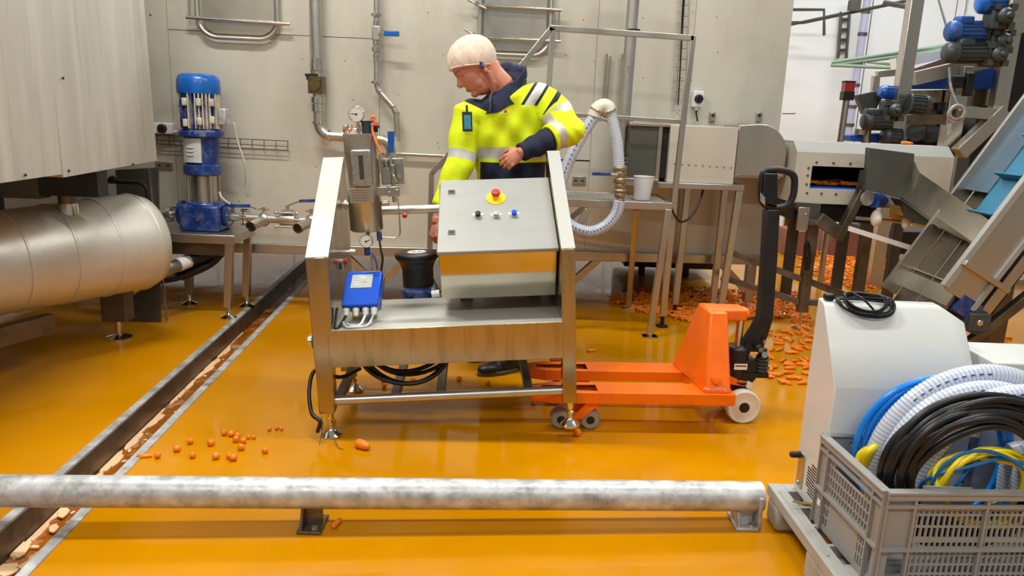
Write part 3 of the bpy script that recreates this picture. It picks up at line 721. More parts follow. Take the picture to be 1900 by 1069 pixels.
mb = MB(); mb.box((.04, .0, .492), (1.056, .53, .506)); part('deck', mb, K['cap'], cart, bevel=.003)
mb = MB(); mb.box((.03, -.003, .336), (1.056, .012, .5045)); part('apron', mb, K['apron'], cart, bevel=.002)
mb = MB(); mb.cyl((.02, .035, .17), (1.06, .035, .17), .021, 16); mb.cyl((.02, .61, .17), (1.06, .61, .17), .021, 16); parts('bottom_rail', mb, K['pipe'], cart)
mb = MB()
for px, py in ((626, 745), (735, 730), (818, 727), (982, 728)):
    q = cz(px, py, .172); mb.bar((q.x, .035, .17), (q.x, .61, .17), .04, .03)
parts('cross_bar', mb, K['dirty'], cart, bevel=.003)
for x, y in ((.0, .037), (1.088, .037), (.02, .61), (1.088, .61)):
    mb = MB(); mb.lathe([(.046, .0), (.047, .008), (.03, .025), (.014, .036), (.012, .05), (.016, .055), (.016, .068), (.011, .072), (.018, .085), (.018, .13)], (x, y, 0), seg=24)
    part('levelling_foot', mb, K['chrome'], cart)
mb = MB(); q = cy(571, 634, .12); mb.lathe([(.022, -.01), (.022, .03), (.033, .034), (.033, .045), (.026, .047), (.026, .052)], (-.03, .12, q.z), (-1, 0, 0), 20); part('ferrule', mb, K['chrome'], cart)
# slanted control cabinet
cab = part('control_cabinet', MB().prism([V((.522, y, z)) for y, z in ((.182, .58), (.088, .812), (.495, 1.076), (.60, 1.05), (.60, .60))], (.523, 0, 0)), mat('cabinet_lower_steel', (192, 186, 170), 0.1, 1.0, var=0.05, scale=6), cart, bevel=.004)
d = V((0, .495-.088, 1.076-.812)).normalized(); n = V((0, -d.z, d.y))
o0 = V((0, .088, .812))
mb = MB()
lo = [V((x, 0, 0))+o0+d*a+n*h for h in (0.004, .024) for x, a in ((.515, -.02), (1.050, -.02), (1.049, .485), (.528, .485))]
mb.hexa(lo); door = part('cabinet_door', mb, K['panel'], cart, bevel=.004, label='brushed light grey slanted cabinet door')
PN = CM.to_3x3() @ n; PO = CM @ (o0+n*.024)
def cd(px, py): return CMI @ pl(px, py, PO, PN)
for px, py in ((838, 357), (838, 432)):
    q = cd(px, py); mb = MB(); mb.hexa([q+V((x, 0, 0))+d*a+n*h for h in (0, .005) for x, a in ((-.016, -.013), (.016, -.013), (.016, .013), (-.016, .013))])
    mb.m(1).hexa([q+V((x, 0, 0))+d*a+n*h for h in (.004, .0065) for x, a in ((-.008, -.003), (.008, -.003), (.008, .003), (-.008, .003))]); part('latch', mb, [K['chrome'], K['ink']], door)
q = cd(920, 368); mb = MB(); mb.lathe([(.046, 0), (.046, .003), (.02, .0032)], q, n, 32); mb.lathe([(.017, .003), (.017, .02)], q, n, 20); part('warning_disc', mb, K['yellow'], door)
mb = MB(); mb.lathe([(.014, .018), (.02, .024), (.022, .034), (.019, .041), (0, .044)], q, n, 24); part('emergency_stop', mb, K['red'], door, label='red mushroom stop button')
for px, py, k in ((887, 402, 'dark'), (921, 402, 'galv'), (954, 400, 'brightblue')):
    q = cd(px, py); mb = MB(); mb.hexa([q+V((x, 0, 0))+d*a+n*h for h in (0, .0015) for x, a in ((-.026, .008), (.026, .008), (.026, .02), (-.026, .02))]); mb.m(1).lathe([(.015, 0), (.015, .008)], q, n, 18).m(2).lathe([(.0125, .008), (.0125, .024), (0, .025)], q, n, 18)
    part('selector_switch' if k == 'dark' else 'push_button', mb, [K['whiteplastic'], K['galv'], K[k]], door, label={'dark': 'black selector switch', 'galv': 'grey push button', 'brightblue': 'blue push button'}[k])
mb = MB(); mb.box((.60, .45, .50), (.66, .55, .62)); mb.box((.94, .45, .50), (1.0, .55, .62)); parts('cabinet_bracket', mb, K['dirty'], cart)
# steam vessel
vc = V((.187, .30, 0)); VR = .075
ves = part('steam_vessel', MB().lathe([(0, .892), (VR-.008, .893), (VR, .90), (VR, 1.318), (VR+.002, 1.319), (VR+.002, 1.331), (0, 1.333)], vc, seg=36), K['steel'], cart)
yf = .30-VR
def cv(px, py, y=yf-.006): return cy(px, py, y)
a, b = cv(653, 345), cv(690, 277)
q = (a+b)/2; mb = MB(); mb.box((q.x-.043, yf-.022, a.z), (q.x+.043, yf+.04, b.z)); sg = part('sight_plate', mb, K['steel'], ves, bevel=.006)
mb = MB()
for sx in (-.031, .031):
    for k in range(4): z = a.z+.018+k*(b.z-a.z-.036)/3; mb.lathe([(.009, 0), (.009, .008), (.005, .008)], (q.x+sx, yf-.022, z), (0, -1, 0), 10)
mb.m(1).box((q.x-.010, yf-.0235, a.z+.028), (q.x+.010, yf-.021, b.z-.024)); mb.m(0).cyl((q.x, yf-.022, a.z+.018), (q.x, yf-.03, a.z+.018), .008, 10)
part('sight_glass', mb, [K['chrome'], K['glass']], ves)
a, b = cv(650, 377), cv(693, 348); mb = MB(); mb.box((a.x, yf-.01, a.z), (b.x, yf-.006, b.z)); mb.box((a.x+.04, yf-.006, a.z+.01), (b.x-.04, yf+.03, b.z-.01)); rp = part('rating_plate', mb, K['steel'], ves, bevel=.001)
mb = MB(); rnd = random.Random(5)
for k in range(5):
    z = b.z-.012-k*.011; mb.box((a.x+.01, yf-.0106, z), (a.x+.01+rnd.uniform(.04, .075), yf-.0098, z+.0022))
parts('plate_line', mb, K['shade'], rp)
def gauge(px, py, y, r, parent, ang, stem):
    c = cy(px, py, y); t = part('pressure_gauge', MB().lathe([(r*.9, .012), (r, .01), (r*1.08, -.004), (r*1.08, -.012), (r, -.016), (0, -.016)], c, (0, 1, 0), 28), K['chrome'], parent)
    mb = MB(); mb.lathe([(r*.97, -.0165), (0, -.0167)], c, (0, 1, 0), 28); part('dial', mb, K['dial'], t)
    return c
def needle(c, r, ang, parent):
    mb = MB(); dd = V((math.cos(ang), 0, math.sin(ang))); off = V((0, -.018, 0)); mb.bar(c+off-dd*r*.2, c+off+dd*r*.7, .003, .001, up=(0, 1, 0)); mb.lathe([(.004, -.002), (.004, .002)], c+off, (0, 1, 0), 10)
    for k in range(11):
        th = -PI*.25+k*PI*1.5/10; e = V((math.cos(th), 0, math.sin(th))); mb.bar(c+off+e*r*.78, c+off+e*r*.92, .0016, .0008, up=(0, 1, 0))
    part('needle', mb, K['ink'], parent)
c = gauge(662, 212, .3, .033, cart, 0, 0); needle(c, .033, PI*.97, cart)
mb = MB(); mb.cyl(c+V((0, 0, -.034)), (c.x+.002, .3, 1.33), .008, 10); mb.lathe([(.013, .0), (.013, .03)], (c.x+.002, .3, 1.34), seg=6); part('gauge_stem', mb, K['chrome'], cart)
c = gauge(680, 447, .2, .028, cart, 0, 0); needle(c, .028, PI*.12, cart)
mb = MB(); mb.cyl(c+V((0, .01, 0)), (c.x, .3, .9), .009, 10); mb.m(1).lathe([(.013, -.065), (.013, -.028)], c, seg=12); mb.m(1).lathe([(.012, 0), (.012, .04)], cy(704, 438, .28)-V((0, 0, .02)), seg=12); part('lower_fitting', mb, [K['chrome'], K['navyblue']], cart)
mb = MB()
mb.tube(smooth_path([c+V((0, 0, -.06)), cy(690, 470, .2), cy(697, 482, .2), cy(700, 500, .22)]), .004, 8); part('blue_tube', mb, K['brightblue'], cart)
mb = MB(); mb.tube(smooth_path([cy(704, 445, .28), cy(707, 465, .26), cy(710, 480, .25), cy(707, 505, .24)]), .005, 8); part('sensor_lead', mb, K['black'], cart)
# fittings on top of the vessel
mb = MB(); q = cy(682, 232, .33); mb.lathe([(.028, 0), (.028, .045), (.031, .047), (.031, .055), (0, .056)], (q.x, .33, 1.332), seg=16); part('float_housing', mb, K['motorgrey'], cart, label='grey float housing')
mb = MB(); q = cy(642, 240, .28); mb.lathe([(.008, -.02), (.014, -.015), (.014, .01), (.01, .02), (0, .021)], q, seg=12); mb.cyl(q+V((.0, 0, -.02)), (q.x+.02, .28, 1.33), .007, 8); mb.cyl(q, (q.x+.045, .28, q.z-.004), .007, 8); part('relief_nut', mb, K['chrome'], cart)
mb = MB(); q = cy(697, 233, .3); mb.m(0).lathe([(.012, -.02), (.012, .018)], q, (1, 0, 0), 12); mb.m(1).lathe([(.013, -.0), (.014, .03)], q+V((-.004, 0, -.03)), seg=10); part('sensor_plug', mb, [K['brightblue'], K['dark']], cart)
mb = MB(); mb.tube(smooth_path([cy(688, 222, .28), cy(690, 217, .28), cy(694, 217, .28), cy(695, 226, .28), cy(691, 240, .27), cy(697, 262, .25), cy(706, 282, .24), cy(706, 287, .24)]), .0055, 8); mb.tube(smooth_path([cy(648, 244, .26), cy(653, 238, .25), cy(653, 232, .25)]), .005, 8); mb.cbox(cy(697, 230, .27), (.03, .02, .014)); part('orange_lead', mb, K['orangecable'], cart)
# bracket, lever valve, seal
a, b = cy(709, 343, .34), cy(748, 293, .34); mb = MB(); mb.box((a.x, .33, a.z), (b.x, .352, b.z)); br = part('valve_bracket', mb, K['steel'], cart, bevel=.004)
mb = MB()
for px, py in ((740, 300), (741, 327)): q = cy(px, py, .33); mb.lathe([(.011, 0), (.011, .008), (.006, .008)], q, (0, -1, 0), 14)
parts('bolt', mb, K['chrome'], br)
M = frame_m(CM @ cy(717, 306, .3275), CM.to_3x3() @ V((1, 0, -.06)), CM.to_3x3() @ V((0, 0, 1))); text_part('marker_writing', 'ST', .034, M, K['ink'], br)
mb = MB(); mb.cyl(cy(725, 318, .30), cy(725, 283, .30), .008, 10); mb.m(1).hexa([cy(px, py, y) for y in (.31, .29) for px, py in ((720, 283), (731, 283), (732, 244), (719, 244))]); mb.m(0).tube(smooth_path([cy(725, 318, .29), cy(730, 326, .28), cy(736, 338, .28)]), .005, 8); mb.tube(smooth_path([cy(722, 292, .29), cy(716, 300, .28), cy(719, 312, .28), cy(725, 318, .29), cy(722, 324, .28), cy(719, 320, .28)]), .0025, 6); part('lever_valve', mb, [K['chrome'], K['blue']], cart, bevel=.002)
mb = MB(); mb.box(cy(696, 364, .27)-V((0, .01, 0)), cy(722, 345, .30)); q = cy(731, 355, .29); mb.cbox(q, (.055, .04, .045)); mb.cyl(q+V((0, 0, -.05)), q+V((0, 0, .12)), .010, 10); mb.cyl(q+V((-.02, -.02, -.005)), q+V((-.02, -.03, -.005)), .008, 8); mb.cyl(q+V((.015, -.02, .005)), q+V((.015, -.03, .005)), .008, 8); mb.cyl(cy(708, 377, .3), cy(722, 377, .3), .012, 10); part('clamp_block', mb, K['steel'], cart, bevel=.003)
mb = MB(); mb.tube(elbow([cy(738, 365, .29), cy(741, 400, .3), cy(743, 441, .3), cy(708, 441, .3)], .03), .0035, 8); part('impulse_tube', mb, K['chrome'], cart)
mb = MB(); mb.tube([cy(708, 391, .55), cy(825, 387, .55)], .021, 14); part('cross_tube', mb, K['pipe'], cart)
mb = MB(); mb.ell(cy(751, 400, .5), (.013, .013, .013)); part('red_cap', mb, K['red'], cart)
mb = MB(); mb.tube([V((.03, .45, cy(640, 380, .45).z)), V((.13, .45, cy(640, 380, .45).z))], .014, 10); mb.lathe([(.024, -.006), (.024, .006)], (.075, .45, cy(640, 380, .45).z), (1, 0, 0), 14)
q = cy(650, 468, .35); mb.tube([V((.03, .35, q.z)), q], .011, 10); mb.lathe([(.015, 0), (.012, .025)], q, (1, 0, 0), 10); part('panel_stub', mb, K['pipe'], cart)
q = cy(640, 485, .3); mb = MB(); mb.tube([V((.03, .3, q.z)), q], .012, 10); mb.tube([q+V((-.012, 0, 0)), q+V((-.012, 0, -.035))], .011, 10); mb.m(1).lathe([(.0, .012), (.014, .01), (.015, -.002), (.013, -.006)], q, (1, 0, 0), 12); part('capped_stub', mb, [K['pipe'], K['red']], cart)
# blue readout box with four glands
o_ = V((.165, .12, .575)); bd = V((-.0, .1, .135)).normalized(); bn = V((0, -bd.z, bd.y))
def bb(x, a, h): return o_+V((x, 0, 0))+bd*a+bn*h
mb = MB(); mb.hexa([bb(x, a, h) for h in (-.04, .02) for x, a in ((-.088, 0), (.076, 0), (.092, .168), (-.068, .168))]); ro = part('readout_box', mb, K['brightblue'], cart, bevel=.006, label='bright blue readout box')
mb = MB(); mb.hexa([bb(x, a, h) for h in (.018, .0225) for x, a in ((-.05, .085), (.045, .085), (.052, .15), (-.04, .15))]); sc = part('screen', mb, K['screen'], ro, bevel=.001)
mb = MB(); rnd = random.Random(9)
for k in range(4): mb.hexa([bb(x, a, h) for h in (.0222, .0229) for x, a in ((-.03, .098+k*.012), (.0+rnd.uniform(0, .03), .098+k*.012), (.0+rnd.uniform(0, .03), .103+k*.012), (-.028, .103+k*.012))])
parts('readout_line', mb, K['galv'], sc)
mb = MB(); mb.hexa([bb(x, a, h) for h in (-.058, -.04) for x, a in ((-.085, 0), (.08, 0), (.094, .165), (-.068, .165))]); part('back_plate', mb, K['chrome'], ro)
mb = MB(); mb.box((.11, .19, .5), (.22, .23, .62)); part('readout_stand', mb, K['steel'], cart)
gx = (-.068, -.025, .018, .055)
for i, x in enumerate(gx):
    q = bb(x, -.004, -.006); mb = MB(); mb.lathe([(.015, 0), (.016, .012), (.012, .016), (.013, .028), (.008, .034)], q, -bd, 12)
    if i == 1: mb.m(1).lathe([(.010, .03), (.010, .036), (0, .037)], q, -bd, 12)
    part('cable_gland', mb, [K['whiteplastic'], K['yellow']], ro)
mb = MB(); g0, g2, g3 = bb(gx[0], -.035, -.006), bb(gx[2], -.035, -.006), bb(gx[3], -.035, -.006)
mb.tube(smooth_path([g0, V((.075, .03, .512)), V((.06, .02, .511)), V((.055, .06, .53)), V((.06, .10, .58))]), .006, 8); part('black_lead', mb, K['black'], ro)
mb = MB(); mb.tube(smooth_path([g2, V((.165, .05, .513)), V((.13, .035, .512)), V((.105, .06, .518))]), .0065, 8); mb.tube(smooth_path([g3, V((.20, .04, .513)), V((.15, .015, .512)), V((.11, .02, .513)), V((.085, .07, .525))]), .0065, 8); part('grey_lead', mb, K['galv'], ro)
# black motor cover behind the deck
q = cy(772, 470, .60); mb = MB(); mb.lathe([(.085, .40), (.078, .5), (.080, .64), (.092, .675), (.096, .678), (.112, .70), (.112, .716), (.105, .722), (0, .723)], (q.x, .64, 0), seg=32); mc = part('motor_cover', mb, K['dark'], cart, label='black flared motor cover')
for r0, r1, k, z in ((.052, .046, 'red', .7236), (.046, 0, 'dial', .7243)):
    mb = MB(); mb.lathe([(r0, z-.72), (r0, z-.7195), (r1, z-.7194)], (q.x, .64, .72), seg=28); part('badge_ring' if k == 'red' else 'badge', mb, K[k], mc)
mb = MB(); mb.box((q.x-.025, .632, .724), (q.x-.004, .65, .7256)); mb.box((q.x+.004, .632, .724), (q.x+.025, .65, .7256)); parts('badge_mark', mb, K['red'], mc)
mb = MB(); mb.lathe([(.10, .47), (.10, .535), (.08, .55)], (q.x+.01, .63, 0), seg=28); part('pump_casing', mb, K['navyblue'], cart)
mb = MB(); a = cy(812, 545, .54); mb.lathe([(.02, -.03), (.02, .01)], a, (1, 0, .1), 12); mb.m(1).tube(smooth_path([a+V((-.03, 0, 0)), a+V((-.08, .0, .01)), cy(758, 552, .54)]), .007, 8); mb.m(1).tube(smooth_path([cy(803, 515, .6), cy(812, 535, .57), cy(818, 542, .56)]), .004, 8); part('white_connector', mb, [K['whiteplastic'], K['black']], cart)

# cable coil slung under the deck
rnd = random.Random(11); mb = MB()
c0 = cy(757, 660, .16)
for k, (rx, rz, dx) in enumerate(((.215, .185, 0), (.20, .195, .01), (.195, .15, -.005), (.21, .178, .008), (.15, .10, .02), (.125, .085, .02))):
    P = []
    for i in range(40):
        a = 2*PI*i/40; P.append(CM @ V((c0.x+dx+rx*math.cos(a)+.006*math.sin(3*a+k), .10+k*.022+.02*math.sin(a+k), (.402+(rz)*math.sin(a)) if math.sin(a) < 0 else min(.402+rz*.35*math.sin(a), .478))))
    mb.tube(P, .0105, 8, closed=True)
single('hanging_cable_coil', mb, K['blackcord'], 'black cable coil slung under the cart deck', 'cable')
mb = MB(); mb.tube(smooth_path([CM @ cy(668, 684, .25), CM @ cy(630, 700, .12), CM @ V((-.06, .115, .29)), CM @ V((-.085, .06, .22)), CM @ V((-.07, .0, .13)), CM @ V((-.03, -.03, .10)), CM @ V((-.045, -.03, .05))]), .0095, 8)
single('loose_cable', mb, K['blackcord'], 'black cable end looping around the left front leg of the cart', 'cable')
mb = MB()
f0 = CM @ V((0, -.0, 0))
for P in ([f0+V((-.03, -.02, .12)), f0+V((-.02, -.05, .05)), f0+V((.03, -.06, .03)), f0+V((.05, -.07, .003))], [f0+V((-.02, -.03, .10)), f0+V((-.025, -.055, .04)), f0+V((-.03, -.07, .003))], [f0+V((.03, -.055, .015)), f0+V((.06, -.09, .004)), f0+V((.085, -.105, .003))]): mb.tube(smooth_path(P), .0012, 5)
single('loose_wire', mb, K['ink'], 'thin black wire ends at the left front foot of the cart', 'wire')

# ================================================================== PALLET TRUCK
TM = Matrix.Translation((.115, 3.302, 0)) @ Matrix.Rotation(.068, 4, 'Z')
trk = thing('pallet_truck', 'orange hand pallet truck with its forks under the cart', 'pallet truck', M=TM)
def fork(y0, y1):
    mb = MB(); zt, zb = .20, .145; w = y1-y0
    mb.prism([V((x, y0+a*w, zb)) for x, a in ((.10, 0), (.965, 0), (.965, 1), (.10, 1), (.0, .72), (.0, .28))], (0, 0, .006))
    for yy in ((y0, y0+.008), (y1-.008, y1)): mb.box((.10, yy[0], zb), (.965, yy[1], zt))
    for (A, B) in (((.10, y0), (0, y0+.28*w)), ((.10, y1), (0, y1-.28*w))): mb.bar(V((*A, .172)), V((*B, .172)), .008, .055)
    mb.bar(V((0, y0+.28*w, .172)), V((0, y1-.28*w, .172)), .008, .055)
    z0 = zt-.005
    mb.prism([V((x, y0+a*w, z0)) for x, a in ((.31, 0), (.965, 0), (.965, 1), (.31, 1))], (0, 0, .005))
    mb.prism([V((x, y0+a*w, z0)) for x, a in ((.31, 0), (.31, .2), (.05, .32), (.0, .3), (.10, 0))], (0, 0, .005))
    mb.prism([V((x, y0+a*w, z0)) for x, a in ((.31, .8), (.31, 1), (.10, 1), (.0, .7), (.05, .68))], (0, 0, .005))
    mb.prism([V((x, y0+a*w, z0)) for x, a in ((.05, .32), (.05, .68), (.0, .7), (.0, .3))], (0, 0, .005))
    return mb
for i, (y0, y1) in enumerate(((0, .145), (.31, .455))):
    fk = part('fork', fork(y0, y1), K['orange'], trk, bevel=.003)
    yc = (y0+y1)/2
    mb = MB(); mb.box((.06, y0+.012, .152), (.32, y1-.012, .156)); part('slot_shade', mb, K['dark'], fk, label='black sheet painting the shade inside the fork slot')  # black sheet stands in for shade inside the fork slot
    mb = MB(); mb.hexa([V((x, y, z)) for y in (yc-.05, yc-.035) for x, z in ((.19, .06), (.24, .06), (.34, .15), (.27, .15))]); mb.hexa([V((x, y, z)) for y in (yc+.035, yc+.05) for x, z in ((.19, .06), (.24, .06), (.34, .15), (.27, .15))]); part('roller_arm', mb, K['orange'], fk)
    for x in (.145, .285):
        mb = MB(); mb.lathe([(.02, -.036), (.042, -.036), (.047, -.03), (.047, .03), (.042, .036), (.02, .036)], (x, yc, .048), (0, 1, 0), 24); mb.m(1).lathe([(0, -.039), (.02, -.038), (.02, .038), (0, .039)], (x, yc, .048), (0, 1, 0), 14); part('load_roller', mb, [K['greywheel'], K['dark']], fk)
mb = MB(); b4 = [V((.815, .012, .198)), V((.945, .012, .198)), V((.945, .443, .198)), V((.775, .443, .198))]; t4 = [V((.848, .13, .565)), V((.932, .13, .565)), V((.932, .325, .565)), V((.848, .325, .565))]
mb.hexa(b4+t4); mb.box((.80, .0, .14), (.965, .455, .199))
part('tower', mb, K['orange'], trk, bevel=.008)
mb = MB(); mb.box((.85, .165, .515), (1.045, .29, .572)); mb.ell((1.045, .2275, .5435), (.025, .0625, .0285)); part('lift_head', mb, K['orange'], trk, bevel=.012)
mb = MB(); mb.lathe([(.022, 0), (.022, .02), (.014, .022)], (.87, .03, .265), (0, -1, .2), 16); part('pivot_pin', mb, K['orange'], trk)
M = TM @ frame_m((.865, .0158, .222), (1, 0, 0), (0, .2, 1)); text_part('load_marking', 'Max. 2300 kg', .02, M, K['paleink'], trk)
mb = MB(); mb.hexa([V((x, y, z)) for y in (.17, .29) for x, z in ((.93, .20), (1.09, .175), (1.09, .20), (.93, .25))]); mb.m(1).lathe([(.018, -.07), (.018, .07)], (1.09, .2275, .188), (0, 1, 0), 14); part('link_arm', mb, [K['orange'], K['nylon']], trk, bevel=.003)
hx = 1.062
for yy in (.15, .305):
    mb = MB(); mb.lathe([(.03, -.025), (.06, -.019), (.078, -.025), (.086, -.018), (.086, .018), (.078, .025), (.06, .019), (.03, .025)], (hx, yy, .086), (0, 1, 0), 36); mb.m(1).lathe([(0, -.028), (.026, -.027), (.028, .0), (.026, .027), (0, .028)], (hx, yy, .086), (0, 1, 0), 20); part('steer_wheel', mb, [K['nylon'], K['dark']], trk)
mb = MB(); mb.cyl((hx, .12, .086), (hx, .335, .086), .012, 10); mb.lathe([(.05, .0), (.055, .03), (.07, .05)], (hx, .2275, .15), seg=20); mb.bar((hx, .2275, .09), (hx, .2275, .18), .06); part('steer_axle', mb, K['dark'], trk)
px0t = 1.035
mb = MB(); mb.lathe([(.05, .2), (.058, .21), (.058, .335), (.062, .338), (.062, .365), (.05, .375), (.03, .378)], (px0t, .2275, 0), seg=24); mb.cbox((px0t+.05, .2275, .26), (.08, .1, .1)); pu = part('hydraulic_pump', mb, K['dark'], trk, bevel=.004)
mb = MB(); mb.lathe([(.018, .37), (.018, .53)], (px0t, .2275, 0), seg=16); mb.lathe([(.028, .37), (.028, .38)], (px0t, .2275, 0), seg=16); part('piston', mb, K['chrome'], pu)
mb = MB(); mb.box((px0t-.03, .1655, .268), (px0t+.035, .1685, .298)); lb = part('maker_plate', mb, K['dial'], pu); mb = MB(); mb.box((px0t-.025, .1648, .283), (px0t+.03, .1656, .292)); part('plate_print', mb, K['brow'], lb)
mb = MB(); mb.box((px0t-.0, .19, .17), (px0t+.06, .265, .22)); mb.cyl((px0t+.045, .2, .17), (px0t+.045, .2, .23), .014, 8); mb.lathe([(.03, 0), (.03, .09), (.022, .1)], (px0t+.12, .2, .24), seg=16); mb.box((px0t+.02, .17, .225), (px0t+.15, .27, .25)); mb.cyl((px0t+.12, .2, .33), (px0t+.12, .2, .37), .02, 12); part('lever_linkage', mb, K['dark'], pu)
mb = MB()
for k in range(4): mb.torus((px0t+.12, .2, .26+k*.018), (0, 0, 1), .031, .005, 16, 6)
part('return_spring', mb, K['motorgrey'], pu)
TI = TM.inverted()
tp = lambda px, py, Y=3.6: TI @ at(px, py, Y)
mb = MB(); P = [tp(1392, 650), tp(1398, 632), tp(1408, 612), tp(1418, 588), tp(1426, 480), tp(1431, 388)]
mb.rings([[p+V((sx*w_, sy*.032, 0)) for sx, sy in ((-1, -1), (1, -1), (1, 1), (-1, 1))] for p, w_ in zip(P, (.05, .05, .042, .034, .033, .032))], True, False); mb.lathe([(.02, -.07), (.02, .07)], tp(1400, 640), (0, 1, 0), 12); ti = part('tiller', mb, K['dark'], trk, bevel=.006)
mb = MB(); mb.lathe([(.012, 0), (.012, .012)], tp(1400, 640)+V((.0, -.075, 0)), (0, -1, 0), 8); mb.lathe([(.009, 0), (.009, .012)], tp(1411, 628)+V((.0, -.045, 0)), (0, -1, 0), 8); mb.lathe([(.02, 0), (.016, .02)], tp(1409, 653)+V((0, -.05, 0)), (0, -1, .4), 10); parts('bolt', mb, K['chrome'], ti)
hl = [(1414, 330), (1420, 318), (1440, 315), (1462, 319), (1473, 328), (1474, 345), (1471, 365), (1462, 380), (1445, 386), (1425, 384), (1414, 372), (1412, 350)]
mb = MB(); mb.tube(smooth_path([tp(*p) for p in hl], 6, True), .0165, 10, closed=True); hd = part('handle_loop', mb, K['dark'], ti)
mb = MB(); mb.hexa([tp(px, py, Y) for Y in (3.57, 3.63) for px, py in ((1413, 376), (1442, 384), (1443, 322), (1418, 320))]); part('handle_hub', mb, K['black'], ti, bevel=.008)
mb = MB(); mb.hexa([tp(px, py, Y) for Y in (3.555, 3.58) for px, py in ((1410, 372), (1420, 382), (1420, 366), (1411, 358))]); part('release_lever', mb, K['chrome'], hd, bevel=.003)
# ================================================================== THE PERSON
per = thing('person', 'person in yellow and navy safety jacket and white hairnet, bending head down behind the cart', 'person', (0.0, 4.2, 0))
E0 = at(892, 128, 4.02) + V((0, .085, 0))          # centre of the head at ear level
hf = V((-.77, -.20, -.60)).normalized(); hu = V((-.60, 0, .80)); hu = (hu-hf*hu.dot(hf)).normalized(); hs = hf.cross(hu)
if hs.y > 0: hs = -hs
HM = Matrix((hf, hs, hu)).transposed()             # local (front, side toward viewer, up)
def hp(f, s, u): return E0 + HM @ V((f, s, u))
mb = MB()
def he(f, s, u, a, b, c): mb.ell(hp(f, s, u), (a, b, c), HM, 20, 14)
he(.015, 0, .065, .112, .083, .105)     # cranium
he(.060, 0, .0, .068, .066, .095)       # face
he(.083, 0, .062, .050, .060, .050)     # forehead
he(.098, 0, .052, .030, .048, .020)     # brow ridge
he(.045, 0, -.062, .058, .054, .052)    # jaw
he(.098, 0, -.078, .024, .026, .020)    # chin
he(.075, .035, .0, .034, .026, .034); he(.075, -.035, .0, .034, .026, .034)   # cheekbones
he(.055, .042, -.04, .035, .022, .035); he(.055, -.042, -.04, .035, .022, .035)
mb.tube([hp(.112, 0, .050), hp(.127, 0, .024), hp(.143, 0, .002), hp(.135, 0, -.012)], [.011, .013, .0165, .011], 12)   # nose
he(.124, .014, -.006, .015, .010, .010); he(.124, -.014, -.006, .015, .010, .010)
he(.108, 0, -.027, .017, .025, .010); he(.115, 0, -.0375, .014, .022, .0075); he(.111, 0, -.050, .0145, .020, .0075)
he(.094, .032, .034, .014, .016, .012); he(.094, -.032, .034, .014, .016, .012)  # lids
for sg_ in (1, -1):   # ears
    he(-.004, sg_*.080, .012, .021, .009, .024); he(-.001, sg_*.080, -.018, .012, .008, .016); he(-.010, sg_*.083, .016, .012, .008, .026)
nb = V((-.085, 4.13, 1.555))
mb.tube([hp(-.035, 0, .0), hp(-.03, 0, -.05), (hp(-.03, 0, -.06)+nb)/2+V((.02, 0, 0)), nb, nb+V((0, .02, -.1))], [.066, .064, .064, .070, .09], 18)
mb.tube([hp(-.01, .065, -.03), hp(.0, .05, -.09), nb+V((-.05, -.05, -.01))], [.014, .015, .016], 10)   # neck muscle
# trunk, arms, legs
def loft(m, R, seg=24): m.rings([[V((cx_+a*math.cos(2*PI*k/seg), cyy+b*math.sin(2*PI*k/seg), z+tl*a*math.cos(2*PI*k/seg))) for k in range(seg)] for z, cx_, cyy, a, b, tl in R])
loft(mb, [(.88, -.0, 4.17, .16, .115, 0), (1.05, -.02, 4.17, .165, .115, 0), (1.2, -.035, 4.16, .165, .115, .02), (1.35, -.06, 4.15, .175, .115, .1), (1.46, -.075, 4.15, .18, .11, .2), (1.54, -.08, 4.14, .12, .09, .25), (1.58, -.085, 4.135, .08, .075, .2)])
SL, EL, WL_ = V((.115, 4.14, 1.53)), V((.262, 4.03, 1.375)), V((.028, 3.90, 1.268))
SR, ER, WR_ = V((-.265, 4.12, 1.44)), V((-.305, 4.05, 1.17)), V((-.405, 3.97, .90))
for S_, E_, W_ in ((SL, EL, WL_), (SR, ER, WR_)):
    mb.tube([S_-(S_-V((-.08, 4.14, S_.z))).normalized()*.05, S_, (S_+E_)/2, E_], [.05, .055, .05, .043], 14); mb.ell(E_, (.044, .044, .044)); mb.tube([E_, (E_*2+W_)/3, W_], [.043, .043, .029], 14)
HL_, HR_ = V((.085, 4.17, .92)), V((-.085, 4.2, .92))
AL, AR = V((.0, 4.15, .09)), V((-.10, 4.42, .09))
KL, KR = V((.07, 4.10, .50)), V((-.10, 4.28, .50))
for H_, K_, A_ in ((HL_, KL, AL), (HR_, KR, AR)):
    mb.tube([H_, (H_+K_)/2, K_, (K_+A_)/2, A_], [.085, .075, .055, .05, .036], 14)
